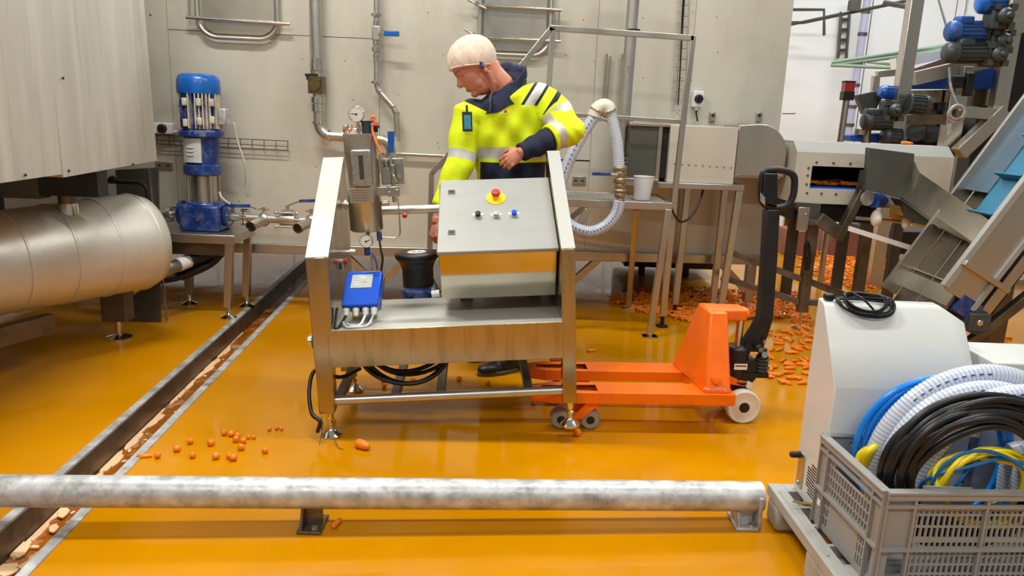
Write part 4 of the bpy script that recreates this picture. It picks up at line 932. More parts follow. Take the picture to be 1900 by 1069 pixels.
# hands: palm, four bent fingers, thumb
def hand(m, wrist, fwd, back, side, s=1.0, curl=.5):
    f = V(fwd).normalized(); bk = V(back); bk = (bk-f*bk.dot(f)).normalized(); sd = f.cross(bk)
    if sd.dot(V(side)) < 0: sd = -sd            # sd points to the thumb side
    P = lambda a, b, c: wrist+f*(a*s)+sd*(b*s)+bk*(c*s)
    m.tube([P(-.02, 0, 0), P(.012, 0, .0)], [.029*s, .027*s], 14)
    MM = Matrix((f, sd, bk)).transposed()
    m.ell(P(.045, 0, .0), (.052*s, .041*s, .017*s), MM); m.ell(P(.028, .022, -.008), (.034*s, .018*s, .015*s), MM)
    for i, (b, L, a0) in enumerate(((.031, .072, .080), (.0105, .080, .085), (-.0105, .074, .082), (-.031, .058, .074))):
        th = 0.25; pos = P(a0, b, .004); pts = [P(a0-.03, b*.85, .002), pos]
        for q, ln in enumerate((.45, .30, .25)):
            th += curl*(.75, .9, .7)[q]
            pos = pos+(f*math.cos(th)-bk*math.sin(th)+sd*(b*1.2))*(L*s*ln); pts.append(pos)
        m.tube(pts, [.0095*s, .0098*s, .0086*s, .0080*s, .0068*s], 10)
        for p, r in zip(pts[1:], (.0105, .0092, .0084, .0070)): m.ell(p, (r*s,)*3, None, 10, 6)
    th = [P(.012, .026, -.006), P(.040, .046, -.014), P(.066, .052, -.026), P(.086, .047, -.040)]
    m.tube(th, [.013*s, .0115*s, .010*s, .0078*s], 10); m.ell(th[-1], (.008*s,)*3, None, 10, 6); m.ell(th[2], (.0103*s,)*3, None, 10, 6)
hand(mb, WL_+V((-.008, -.01, -.003)), (-.80, -.05, -.58), (-.30, -.95, .0), (-.5, 0, .8), .98, .52)
hand(mb, WR_+V((-.005, -.01, -.015)), (-.15, -.25, -.95), (-.8, -.6, 0), (.3, -.9, 0), 1.0, .7)
body = part('body', blob(mb, .004, 3, .5), K['skin'], per, True)

mb = MB(); mb.ell(hp(.104, .036, .027), (.0075, .014, .003), HM, 12, 6); mb.ell(hp(.104, -.036, .027), (.0075, .014, .003), HM, 12, 6); part('eyelashes', mb, K['brow'], per, True)
mb = MB()
for sg_ in (1, -1): mb.tube([hp(.127, sg_*.014, .056), hp(.121, sg_*.034, .063), hp(.103, sg_*.054, .058)], [.004, .0052, .003], 8)
part('eyebrows', mb, K['brow'], per, True)
mb = MB(); mb.tube([hp(.108, .0265, -.046), hp(.118, .017, -.0445), hp(.126, .009, -.0435), hp(.128, 0, -.0432), hp(.126, -.009, -.0435), hp(.118, -.017, -.0445), hp(.108, -.0265, -.046)], [.001, .0028, .0034, .0036, .0034, .0028, .001], 8); part('mouth', mb, K['lip'], per, True)
mb = MB(); mb.lathe([(.0, -.01), (.009, -.01), (.010, .006), (.006, .012), (0, .013)], hp(.004, .086, .004), hs, 12); mb.cbox(hp(.004, .094, .018), (.016, .014, .026)); part('earplug', mb, K['navyblue'], per, True, .003)
# hair seen faintly through the net, and the puffy net itself
mb = MB(); mb.ell(hp(.008, 0, .070), (.113, .086, .106), HM, 24, 16)
no = HM @ V((-.47, 0, .88)).normalized()
bmesh.ops.bisect_plane(mb.bm, geom=mb.bm.verts[:]+mb.bm.edges[:]+mb.bm.faces[:], plane_co=hp(.12, 0, .098), plane_no=no, clear_inner=True)
for f in mb.bm.faces: f.smooth = True
part('hair', mb, K['hair'], per, True)
mb = MB(); mb.ell(hp(.010, 0, .074), (.132, .104, .118), HM, 64, 48)
bmesh.ops.bisect_plane(mb.bm, geom=mb.bm.verts[:]+mb.bm.edges[:]+mb.bm.faces[:], plane_co=hp(.135, 0, .095), plane_no=HM @ V((-.50, 0, .866)), clear_inner=True)
for v in mb.bm.verts:
    q = HM.inverted() @ (v.co-hp(.010, 0, .074)); a = math.atan2(q.y, q.x)
    k = 1+.018*math.sin(23*a+6*q.z/.1)*(1-q.z/.13)+.012*math.sin(9*a+1)
    v.co = hp(.010, 0, .074)+HM @ (q*k)
for f in mb.bm.faces: f.smooth = True
net = part('hairnet', mb, K['net'], per, True)
loop = [v.co.copy() for v in net.data.vertices if any(False for _ in ())]
mb = MB()
P = []
bl = MB(); 
for k in range(48):   # elastic hem
    a = 2*PI*k/48; c = hp(.010, 0, .074)
    # point of the ellipsoid on the cutting plane
    e1 = (HM @ V((.866, 0, .50))).normalized(); e2 = hs
    pc = hp(.135, 0, .095); ctr = c+(HM @ V((-.50, 0, .866)))*((pc-c).dot(HM @ V((-.50, 0, .866))))
    dr = e1*math.cos(a)+e2*math.sin(a)
    lo_, hi_ = 0.0, .3
    for _ in range(24):
        md = (lo_+hi_)/2; q = HM.inverted() @ (ctr+dr*md-c)
        if (q.x/.132)**2+(q.y/.104)**2+(q.z/.118)**2 < 1: lo_ = md
        else: hi_ = md
    P.append(ctr+dr*lo_*(1+.02*math.sin(11*a)))
mb.tube(P, .0035, 6, closed=True); part('net_hem', mb, K['net'], net, True)

# jacket: trunk and sleeves as one surface, colours by zone
mb = MB()
loft(mb, [(.80, .0, 4.18, .205, .155, 0), (.95, -.01, 4.18, .205, .155, 0), (1.05, -.02, 4.18, .200, .150, 0), (1.2, -.03, 4.17, .197, .150, .02), (1.35, -.06, 4.16, .212, .150, .10), (1.46, -.075, 4.15, .215, .145, .22), (1.53, -.072, 4.14, .170, .13, .34), (1.575, -.065, 4.14, .115, .105, .34)], 32)
mb.ell(SL+V((-.03, 0, .0)), (.095, .10, .085)); mb.ell(SR+V((.03, 0, .0)), (.085, .095, .085))
mb.tube([SL+V((-.06, 0, 0)), SL, SL*.55+EL*.45+V((.012, 0, .012)), EL+V((.006, .0, .0))], [.085, .092, .088, .080], 20); mb.ell(EL+V((.008, 0, -.002)), (.080, .078, .080))
fl_ = (WL_-EL).normalized()
mb.tube([EL, EL+fl_*.05, EL+fl_*.115], [.078, .076, .074], 20)
mb.tube([SR+V((.05, 0, 0)), SR, SR*.5+ER*.5, ER], [.085, .088, .082, .076], 20); mb.ell(ER, (.077, .077, .077))
fr_ = (WR_-ER).normalized()
mb.tube([ER, ER+fr_*.12, ER+fr_*.24], [.076, .070, .058], 20)
jk = blob(mb, .009, 4, .5)
# folds
for v in jk.bm.verts:
    c = v.co; n = v.normal
    k = .004*math.sin(38*c.z+14*c.x+3*math.sin(9*c.x))+.003*math.sin(55*c.x-30*c.z)
    dE = (c-EL).length; k += .006*math.exp(-(dE/.09)**2)*math.sin(90*(c.z+c.x))
    v.co = c+n*k
def cut(co, no):
    bmesh.ops.bisect_plane(jk.bm, geom=jk.bm.verts[:]+jk.bm.edges[:]+jk.bm.faces[:], plane_co=V(co), plane_no=V(no))
ua = (EL-SL).normalized(); la = (ER-SR).normalized()
NB = V((-.02, 4.1, 1.56)); sdv = V((.86, 0, -.5)).normalized()
zb0, zb1, zy = 1.283, 1.222, 1.203
bt = V((-.035, 0, 1)).normalized()      # bands lean slightly with the bend
for z in (zb0, zb1, zy): cut((0, 4.1, z), bt)
US = (.125, .178)
for z_ in (1.455, 1.5): cut((0, 4.1, z_), (0, 0, 1))
for x_ in (-.195, .155): cut((x_, 4.1, 1), (1, 0, 0))
cut(SL+ua*.11, ua); cut(EL, fl_)
for d_ in US: cut(SL+ua*d_, ua)
FS = (.055, .098)
for d_ in FS: cut(EL+fl_*d_, fl_)
LS = (.20, .25)
for d_ in LS: cut(SR+la*d_, la)
SS = (.055, .07, .115, .130, .178, .205)
for d_ in SS: cut(NB+sdv*d_, sdv)
vl, vr = V((-.38, 0, .93)), V((.70, 0, .72))   # edges of the navy yoke
YV = V((-.148, 4.0, 1.452))
cut(YV, V((.38, 0, .93)).normalized()); cut(YV, V((-.66, 0, .75)).normalized())
jk.bm.normal_update()
for f in jk.bm.faces:
    c = f.calc_center_median(); m = 0
    onL = (c-EL).dot(fl_) > 0 and (c-(EL+fl_*.07)).length < .13 and c.y < 4.06 and c.x > .09
    tL = (c-SL).dot(ua); tR = (c-SR).dot(la)
    armL = (c-(SL+ua*max(0, tL))).length < .15 and tL > .02 and c.x > .13 or onL
    armR = c.x < -.075-.9*max(0, 1.44-c.z)*.0-.135 and c.z < 1.42 and (c-(SR+la*min(max(tR, 0), .3))).length < .10
    if onL:
        d_ = (c-EL).dot(fl_)
        if FS[0] < d_ < FS[1]: m = 2
    elif armL:
        if US[0] < tL < US[1]: m = 2
    elif armR:
        if LS[0] < tR < LS[1]: m = 2
    else:
        h = (c-V((0, 4.1, 0))).dot(bt)/bt.z
        h = c.z + (-.035)*c.x
        if h < zy: m = 1 if abs(c.x+.02) < .175 else 0
        elif zb1 < h < zb0: m = 2
        if c.y < 4.2 and (c-YV).dot(V((.38, 0, .93))) > 0 and (c-YV).dot(V((-.66, 0, .75))) > 0: m = 1
    s_ = (c-NB).dot(sdv)
    if c.z > 1.40 and c.x > .0 and tL < .11 and not onL and m == 0:
        if SS[0] < s_ < SS[1] or SS[2] < s_ < SS[3]: m = 1 if c.z > 1.5 else 0
        elif SS[1] < s_ < SS[2]: m = 2 if c.z > 1.5 else 0
        elif SS[4] < s_ < SS[5]: m = 1 if c.z > 1.455 else 0
    f.material_index = m
jacket = part('jacket', jk, [K['hivis'], K['navy'], K['reflex']], per, True)
mb = MB()
mb.tube([EL+fl_*.09, EL+fl_*.15, EL+fl_*.22, WL_+fl_*.012, WL_+fl_*.013], [.066, .064, .056, .046, .036], 22); cf = blob(mb, .006, 4)
for v in cf.bm.verts: v.co += v.normal*.003*math.sin(70*v.co.x+50*v.co.z)
hm = MB(); hm.torus(EL+fl_*.112, fl_, .068, .0095, 32, 10); part('sleeve_hem', hm, K['hivis'], per, True)
part('cuff', cf, K['navy'], per, True, label='navy sleeve cuff')
# standing collar with folded hood
cb, ct = V((-.090, 4.12, 1.535)), V((-.062, 4.13, 1.650))
def cring(c, a, b, k, dn=0.0): return [c+V((a*math.cos(2*PI*i/40), b*math.sin(2*PI*i/40), k*a*math.cos(2*PI*i/40)-dn*max(0, -math.sin(2*PI*i/40)))) for i in range(40)]
mb = MB(); mb.rings([cring(cb+V((0, 0, -.035)), .128, .122, .45, .03), cring(cb+V((.0, 0, .02)), .118, .116, .5, .03), cring(ct+V((-.005, 0, -.045)), .104, .106, .55, .04), cring(ct+V((-.005, 0, -.010)), .098, .100, .62, .05), cring(ct+V((-.005, 0, -.005)), .090, .092, .62, .05), cring(ct+V((-.01, 0, -.04)), .084, .088, .55, .04), cring(cb, .09, .1, .5, .03)], cap=False)
for v in mb.bm.verts: v.co += V((0, 0, .006*math.sin(60*v.co.x+20*v.co.y)))
part('collar', mb, K['navy'], per, True)
mb = MB(); mb.tube(smooth_path([at(965, 158, 4.2), at(972, 140, 4.28), at(968, 128, 4.33), at(950, 124, 4.36)]), [.02]*25, 10); mb.ell(at(955, 134, 4.25), (.05, .07, .045)); mb.ell(at(940, 131, 4.24), (.05, .06, .05)); mb.ell(at(962, 152, 4.2), (.045, .06, .05)); mb.ell(at(948, 150, 4.22), (.06, .06, .06)); hd = blob(mb, .006, 4); part('hood_roll', hd, K['navy'], per, True)
mb = MB(); mb.tube([V((-.146, 4.03, 1.55)), V((-.148, 4.0, 1.50)), V((-.146, 4.005, 1.46))], .005, 8); mb.tube([V((-.149, 3.995, 1.545)), V((-.152, 3.98, 1.51))], .004, 8); part('zip', mb, K['motorgrey'], per, True)
# badge holder, chest emblem, placket line
def onj(px, py, Y=3.98): return at(px, py, Y)
bq = onj(867, 226, 3.985); M = frame_m(bq, (1, .25, .03), (0.05, .18, 1))
mb = MB(); mb.box((-.026, -.05, -.004), (.026, .05, .004), M); mb.m(1).box((-.018, -.038, .004), (.018, .034, .0052), M); mb.m(0).box((-.006, .05, -.002), (.006, .085, .002), M); part('badge_holder', mb, [K['dark'], K['teal_card']], per, True, .002)
M = frame_m(onj(938, 206, 3.985), (1, -.05, 0), (0, .2, 1)); mb = MB(); mb.prism([M @ V(p) for p in ((-.012, -.009, 0), (.012, -.009, 0), (0, .012, 0))], M.to_3x3() @ V((0, 0, .002))); mb.m(1).prism([M @ V(p) for p in ((-.004, -.006, .0025), (.004, -.006, .0025), (0, .002, .0025))], M.to_3x3() @ V((0, 0, .001))); em = part('chest_emblem', mb, [K['red'], K['ink']], per, True)
mb = MB()
for k in range(5): mb.cbox(M @ V((-.022+.008*k, -.022, .001)), (.005, .002, .006))
part('emblem_letters', mb, K['green'], em, True)
# trousers and shoes
mb = MB()
loft(mb, [(.70, .0, 4.2, .16, .12, 0), (.80, .0, 4.18, .175, .13, 0), (.95, .0, 4.18, .17, .13, 0)])
for H_, K_, A_ in ((HL_, KL, AL), (HR_, KR, AR)): mb.tube([H_, (H_+K_)/2, K_, (K_+A_)/2, A_+V((0, 0, .02))], [.1, .092, .074, .068, .062], 18)
part('trousers', blob(mb, .009, 4), K['navy'], per, True)
def shoe(a, d):
    d = V((d[0], d[1], 0)).normalized(); s = V((-d.y, d.x, 0)); MM = Matrix((d, s, V((0, 0, 1)))).transposed(); o = V((a.x, a.y, 0))
    mb = MB(); mb.ell(o+d*.02+V((0, 0, .05)), (.075, .046, .05), MM); mb.ell(o+d*.12+V((0, 0, .035)), (.085, .05, .036), MM); mb.ell(o-d*.05+V((0, 0, .045)), (.05, .04, .048), MM); mb.tube([o+V((0, 0, .05)), o+V((0, 0, .12))], [.05, .052], 16)
    bm_ = blob(mb, .005, 4); sh = part('shoe', bm_, K['dark'], per, True)
    mb = MB(); P = []
    for k in range(24):
        t_ = 2*PI*k/24; x = .055+.15*math.cos(t_); y = (.05 if x > .04 else .043)*math.sin(t_); P.append(o+d*x+s*y+V((0, 0, .0)))
    mb.prism(P, (0, 0, .024)); part('sole', mb, K['shade'], sh, True, .004)
    mb = MB(); mb.bar(o+d*.05-s*.047+V((0, 0, .05)), o+d*.10-s*.05+V((0, 0, .045)), .004, .016); part('side_mark', mb, K['red'], sh, True)
shoe(AL, (-.85, -.5)); shoe(AR, (-.7, -.7))
# ================================================================== PLATFORM, HOSE, HOPPER
t = thing('work_platform', 'raised grating platform with square steel handrail behind the cart', 'platform', (.6, 5.2, 0))
PX0, PX1, PY0, PY1, PZ = .12, 1.03, 4.94, 5.52, .925
mb = MB(); mb.box((PX0, PY0, PZ-.05), (PX1, PY0+.03, PZ)); mb.box((PX0, PY1-.03, PZ-.05), (PX1, PY1, PZ)); mb.box((PX0, PY0, PZ-.05), (PX0+.03, PY1, PZ)); mb.box((PX1-.03, PY0, PZ-.05), (PX1, PY1, PZ)); part('deck_frame', mb, K['steel'], t, True, .003)
mb = MB()
for k in range(18): y = PY0+.045+k*.029; mb.box((PX0+.02, y, PZ-.03), (PX1-.02, y+.005, PZ-.002))
for k in range(26): x = PX0+.045+k*.034; mb.box((x, PY0+.02, PZ-.012), (x+.004, PY1-.02, PZ-.003))
part('grating', mb, K['cap'], t, True)
for a, b in (((1240, 388, 4.96), fl(1205, 626)), ((1180, 388, 5.50), fl(1166, 573)), ((1090, 388, 4.96), V((.12, 4.95, 0)))):
    a = at(*a); mb = MB(); mb.bar(a, b+V((0, 0, .03)), .042); lg = part('leg', mb, K['steel'], t, True, .003)
    mb = MB(); mb.box((b.x-.05, b.y-.04, 0), (b.x+.05, b.y+.04, .012)); mb.cyl(b, b+V((0, 0, .04)), .018, 10); part('foot_plate', mb, K['chrome'], lg, True)
mb = MB(); mb.bar(at(1092, 378, 5.2), at(1046, 415, 5.2), .035); part('brace', mb, K['steel'], t, True)
RY = 4.955
def rp_(px, py): return at(px, py, RY)
rw = .034
mb = MB(); mb.bar(rp_(1019, 52), rp_(1287, 71), rw); part('top_rail', mb, K['steel'], t, True, .003)
mb = MB(); mb.bar(rp_(1068, 213), rp_(1268, 226), .026); part('middle_rail', mb, K['steel'], t, True, .003)
for a, b in (((1286, 66), (1250, 376)), ((1026, 50), (1003, 378))):
    mb = MB(); mb.bar(rp_(*a), rp_(*b), rw); part('post', mb, K['steel'], t, True, .003)
mb = MB(); mb.bar(rp_(1024, 52), rp_(829, 292), rw); mb.bar(rp_(830, 290), rp_(801, 322), rw); part('stair_rail', mb, K['steel'], t, True, .003)
b = rp_(797, 410); mb = MB(); mb.bar(rp_(801, 319), V((b.x, RY, .0)), rw); part('stair_post', mb, K['steel'], t, True, .003)
mb = MB(); mb.bar(V((PX0, 5.0, .9)), V((-.55, 5.0, .02)), .03, .10); mb.bar(V((PX0, 5.5, .9)), V((-.55, 5.5, .02)), .03, .10); part('stringer', mb, K['steel'], t, True)
for k in range(3):
    f = (k+1)/4; mb = MB(); mb.cbox((PX0+(-.55-PX0)*f, 5.25, .9*(1-f)+.02), (.2, .48, .03)); part('tread', mb, K['steel'], t, True)

def ribbed(mb, path, r, pitch=.0075, amp=.055, seg=12):
    P = [V(p) for p in path]; out = []; R = []
    acc = 0.0; i = 0; k = 0
    L = sum((P[j+1]-P[j]).length for j in range(len(P)-1)); n = max(8, int(L/pitch)); seglen = L/n; cur = 0; rem = 0
    j = 0; base = 0.0; dj = (P[1]-P[0]).length
    for k in range(n+1):
        s = k*seglen
        while j < len(P)-2 and s > base+dj: base += dj; j += 1; dj = (P[j+1]-P[j]).length
        f = min(1, max(0, (s-base)/dj)) if dj > 0 else 0
        out.append(P[j].lerp(P[j+1], f)); R.append(r*(1+(amp if k % 2 else 0)))
    n0 = len(mb.bm.faces); mb.tube(out, R, seg); mb.bm.faces.ensure_lookup_table()
    for i in range(n0, len(mb.bm.faces)):
        if ((i-n0)//seg) % 2: mb.bm.faces[i].material_index = 1
    return out
t = thing('clear_hose', 'clear spiral hose with blue dashes looped over the railing by the valve', 'hose', at(1120, 400, 4.85))
HY = 4.83
def hq(px, py, Y=HY): return at(px, py, Y)
mb = MB(); pa = smooth_path([hq(1106, 211), hq(1085, 243), hq(1062, 285), hq(1046, 325), hq(1038, 362), hq(1043, 396), hq(1060, 419), hq(1094, 430), hq(1124, 419), hq(1143, 397), hq(1150, 372)], 10)
ribbed(mb, pa, .036); part('hose_loop', mb, [K['hose'], K['hoserib']], t, True)
mb = MB(); pb = smooth_path([hq(1131, 206), hq(1139, 235), hq(1146, 270), hq(1149, 312)], 10); ribbed(mb, pb, .034); part('hose_drop', mb, [K['hose'], K['hoserib']], t, True)
mb = MB()
for pth in (pa,):
    for i in range(2, len(pth)-2, 2):
        p, q = pth[i], pth[i].lerp(pth[i+1], .85)
        d = (q-p).normalized(); v = (CAM-p).normalized(); o = (v-d*v.dot(d)).normalized()*.0385
        mb.bar(p+o, q+o, .006, .002, up=v)
part('blue_dashes', mb, K['hoseblue'], t, True)
mb = MB(); mb.tube(smooth_path([hq(1102, 216), hq(1107, 203), hq(1119, 196), hq(1128, 199), hq(1132, 208)], 6), .043, 16); el = part('bend', mb, K['nylon'], t, True, label='white hose bend')
mb = MB(); mb.torus(hq(1107, 205), (hq(1110, 200)-hq(1102, 216)), .043, .008, 24, 8); mb.torus(hq(1131, 206), (hq(1131, 207)-hq(1127, 197)), .043, .007, 24, 8); mb.tube([hq(1110, 215), hq(1128, 224)], .012, 8); mb.cbox(hq(1112, 222), (.06, .03, .02)); mb.tube([hq(1128, 212), hq(1140, 217), at(1142, 219, 4.945)], .010, 8); part('hose_clamp', mb, K['chrome'], t, True)
mb = MB(); c = hq(1150, 345)
for y, r, h in ((313, .045, .03), (322, .04, .035), (335, .042, .035), (346, .034, .04), (354, .042, .02), (362, .036, .03), (372, .03, .03)): mb.lathe([(r*.92, -h/2), (r, -h/2+.004), (r, h/2-.004), (r*.92, h/2)], hq(1150, y), seg=18)
va = part('valve', mb, K['valve'], t, True, label='warm grey steel ball valve')
for v_ in va.data.materials: pass
mb = MB(); mb.m(0).bar(hq(1147, 325, 4.79), hq(1130, 323, 4.79), .014); mb.m(1).bar(hq(1133, 323, 4.79), hq(1098, 322, 4.79), .034, .02); part('lever', mb, [K['chrome'], K['navyblue']], va, True, .004)

t = thing('measuring_jug', 'translucent white plastic jug standing on the platform grating', 'jug', V((at(1191, 364, 5.06).x, 5.06, PZ)))
mb = MB(); mb.lathe([(0, .002), (.05, .002), (.053, .008), (.062, .15), (.064, .158), (.062, .158), (.060, .15), (.051, .012), (0, .008)], (0, 0, 0), seg=28, cap=False)
for v in mb.bm.verts:
    if v.co.z > .12 and v.co.x > .045 and abs(v.co.y) < .03: v.co.x += .014*(v.co.z-.12)/.038
part('cup', mb, K['jug'], t)
mb = MB(); mb.torus((0, 0, .156), (0, 0, 1), .063, .003, 28, 6); part('rim', mb, K['whiteplastic'], t)

t = thing('feed_hopper', 'square sheet steel hopper on a leggy table against the housing', 'hopper', (1.3, 5.4, 0))
q0, q1 = at(1247, 340, 5.26), at(1370, 232, 5.26)
mb = MB(); mb.box((1.04, 5.26, 1.035), (1.50, 5.66, 1.42)); part('box', mb, K['wall'], t, True, .003)
mb = MB(); mb.box((.77, 5.30, 1.06), (.965, 5.34, 1.415)); part('curtain_panel', mb, K['shade'], t, True, label='dull grey side panel')
mb = MB(); mb.box((.965, 5.29, 1.05), (.99, 5.6, 1.43)); mb.m(1).box((.99, 5.31, 1.06), (1.04, 5.6, 1.40)); part('slot', mb, [K['steel'], K['ink']], t, True)
mb = MB(); mb.box((.76, 5.28, 1.405), (1.51, 5.66, 1.425)); part('rim', mb, K['steel'], t, True, .003)
mb = MB()
for k in range(9): q = at(1252+k*13, 303.5+k*.9, 5.26); mb.lathe([(.008, 0), (.006, .005), (0, .006)], V((q.x, 5.26, q.z)), (0, -1, 0), 8)
parts('rivet', mb, K['pipe'], t, True)
mb = MB(); mb.box((.98, 5.22, .995), (1.57, 5.66, 1.035)); mb.box((.70, 5.28, 1.03), (.99, 5.66, 1.05)); part('table_top', mb, K['steel'], t, True, .004)
for a, b in ((V((1.545, 5.25, 1.0)), V((1.49, 5.25, 0))), (V((1.27, 5.62, 1.0)), V((1.255, 5.62, 0.08))), (V((1.10, 5.25, .99)), V((1.09, 5.25, 0.08))), (V((1.545, 5.62, 1.0)), V((1.54, 5.62, .08)))):
    mb = MB(); mb.bar(a, b, .045); lg = part('leg', mb, K['steel'], t, True, .003)
    if b.z < .1: mb = MB(); mb.cyl((b.x, b.y, 0), (b.x, b.y, .1), .016, 10); mb.lathe([(.045, 0), (.045, .01), (.02, .02)], (b.x, b.y, 0), seg=14); part('foot', mb, K['dark'], lg, True)
mb = MB(); mb.tube(smooth_path([at(1305, 350, 5.3), at(1299, 372, 5.24), at(1283, 401, 5.2), at(1264, 412, 5.15), at(1252, 400, 5.08), at(1246, 386, 5.02)]), .007, 8)
single('drooping_cable', mb, K['blackcord'], 'black cable drooping between the hopper table and platform', 'cable')
t = thing('round_drum', 'rounded steel drum end beside the hopper at the housing corner', 'drum', (1.7, 5.5, 1.0))
mb = MB(); P = [V((1.53, 5.36, 1.09)), V((1.53, 5.36, 1.435)), V((1.66, 5.36, 1.45))]
for k in range(10): a = math.radians(85-85*k/9); P.append(V((1.68+.2*math.cos(a), 5.36, 1.245+.205*math.sin(a))))
P += [V((1.88, 5.36, 1.09))]
mb.prism(P, (0, .40, 0)); part('shell', mb, K['steel'], t, True, .006)
mb = MB(); mb.box((1.53, 5.40, 1.075), (1.87, 5.76, 1.092)); part('base_flange', mb, K['steel'], t, True)
mb = MB(); mb.tube([wl(1452, 210, .0), at(1475, 210, 5.75)], .008, 8); single('pin_bracket', mb, K['steel'], 'thin steel pin sticking out from the edge of the housing', 'pin')

# ================================================================== SORTING MACHINE, CHUTE, INCLINED CONVEYOR
t = thing('sorting_machine', 'octagonal stainless sorting machine with an open window of carrots', 'machine', (2.4, 5.4, 0))
SX0, SX1, SF = 1.90, 2.97, 5.22
prof = [(SF, .93), (SF, 1.275), (SF+.09, 1.345), (SF+.33, 1.345), (SF+.42, 1.275), (SF+.42, .93)]
mb = MB()
wx0, wx1, wz0, wz1 = 2.015, 2.43, 1.03, 1.185
for lo, hi in (((SX0, SF, .93), (wx0, SF+.012, 1.275)), ((wx1, SF, .93), (SX1, SF+.012, 1.275)), ((wx0, SF, .93), (wx1, SF+.012, wz0)), ((wx0, SF, wz1), (wx1, SF+.012, 1.275))): mb.box(V(lo)-V((0, .0015, 0)), V(hi)+V((0, 0, .002 if hi[2] > 1.27 else 0)))
part('front_panel', mb, K['wall'], t, True)
mb = MB()
for (a, b) in zip(prof[1:5], prof[2:6]): mb.hexa([V((x, y, z)) for dz in (-.01, 0) for x, (y, z) in ((SX0, a), (SX1, a), (SX1, b), (SX0, b)) for z in (z+dz,)])
part('hood', mb, K['panel'], t, True)
pin = [(SF+.003, .932), (SF+.003, 1.273), (SF+.091, 1.342), (SF+.329, 1.342), (SF+.417, 1.273), (SF+.417, .932)]
mb = MB(); mb.prism([V((SX0+.002, y, z)) for y, z in pin], (.012, 0, 0)); part('end_plate', mb, K['wall'], t, True)
mb = MB(); mb.prism([V((SX1-.014, y, z)) for y, z in pin], (.012, 0, 0)); mb.hexa([V(p) for p in ((SX1, SF, .95), (SX1+.10, SF+.1, .98), (SX1+.10, SF+.32, .98), (SX1, SF+.42, .95), (SX1, SF, 1.275), (SX1+.06, SF+.12, 1.24), (SX1+.06, SF+.30, 1.24), (SX1, SF+.42, 1.275))]); part('end_cover', mb, K['steel'], t, True)
mb = MB()
for k in range(4): mb.cyl((2.04+k*.115, SF, 1.21), (2.04+k*.115, SF-.008, 1.21), .008, 8)
for z in (1.06, 1.12, 1.17): mb.cyl((1.99, SF, z), (1.99, SF-.008, z), .008, 8)
for k in range(3): mb.cyl((2.0+k*.1, SF, 1.0), (2.0+k*.1, SF-.008, 1.0), .008, 8)
parts('window_bolt', mb, K['dirty'], t, True)
mb = MB(); mb.box((SX0+.02, SF+.06, 1.0), (SX1-.02, SF+.36, 1.04)); ib = part('inner_belt', mb, K['beltblue'], t, True)
mb = MB(); mb.box((SX0+.02, SF+.36, 1.0), (SX1-.02, SF+.37, 1.06)); mb.box((wx0-.01, SF+.012, wz0-.02), (wx1+.01, SF+.05, wz0)); parts('inner_wall', mb, K['whiteplastic'], t, True)
mb = MB(); mb.bar(at(1597, 352, 5.20), at(1604, 316, 5.20), .05, .03); part('window_gusset', mb, K['shade'], t, True)
mb = MB(); rnd = random.Random(21)
for k in range(90):
    x = rnd.uniform(2.0, 2.5); y = rnd.uniform(SF+.1, SF+.34); a = rnd.uniform(0, 6.3); d = V((math.cos(a), math.sin(a), rnd.uniform(-.1, .1)))*.035; c = V((x, y, 1.052+rnd.uniform(0, .02))); mb.tube([c-d, c, c+d], [.009, .010, .005], 6)
single('carrots_on_belt', mb, K['carrot'], 'heap of carrots riding on the belt inside the sorting machine window', 'carrots', kind='stuff')
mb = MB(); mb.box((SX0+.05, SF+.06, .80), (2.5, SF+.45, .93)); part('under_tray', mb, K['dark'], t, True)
mb = MB(); q = at(1460, 405, 5.2); mb.hexa([V(p) for p in ((1.93, 5.2, .90), (2.1, 5.2, .76), (2.1, 5.6, .76), (1.93, 5.6, .90), (1.93, 5.2, .935), (2.1, 5.2, .93), (2.1, 5.6, .93), (1.93, 5.6, .935))]); part('tray_lip', mb, K['shade'], t, True)
mb = MB(); a = at(1518, 405, 5.15); b = at(1562, 437, 5.15); c = at(1600, 352, 5.15); mb.bar(a, b, .05, .09); mb.bar(b-V((.03, 0, .03)), c, .075, .05); mb.bar(at(1481, 410, 5.16), at(1516, 414, 5.16), .03, .04); part('bent_bracket', mb, K['dirty'], t, True, .004)
mb = MB(); a = at(1482, 384, 5.14); mb.box((a.x, 5.13, a.z-.16), (a.x+.075, 5.15, a.z)); mb.cyl((a.x+.05, 5.12, a.z-.05), (a.x+.05, 5.13, a.z-.05), .01, 8); part('leg_bracket', mb, K['steel'], t, True, .003)
for x, y in ((2.115, 5.335), (2.50, 5.335), (2.115, 5.7), (2.50, 5.7), (2.9, 5.7)):
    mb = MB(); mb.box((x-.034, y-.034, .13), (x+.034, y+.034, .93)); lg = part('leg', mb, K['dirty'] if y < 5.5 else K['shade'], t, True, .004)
    mb = MB(); mb.lathe([(.06, 0), (.06, .01), (.02, .025), (.012, .03), (.012, .14)], (x, y, 0), seg=16); part('foot', mb, K['chrome'], lg, True)
mb = MB(); mb.bar(V((2.12, 5.34, .36)), V((2.52, 5.32, .21)), .035); mb.bar(V((1.6, 5.5, .52)), V((2.1, 5.34, .365)), .04); mb.bar(V((1.55, 5.5, .33)), V((2.1, 5.34, .20)), .04); mb.bar(V((2.1, 5.34, .2)), V((2.9, 5.34, .2)), .04); mb.bar(V((2.12, 5.34, .365)), V((2.50, 5.34, .24)), .04); parts('cross_brace', mb, K['dirty'], t, True)
mb = MB(); mb.tube([at(1620, 372, 5.15), at(1660, 372, 5.45)], .05, 16); part('drive_roller', mb, K['beltblue'], t, True)
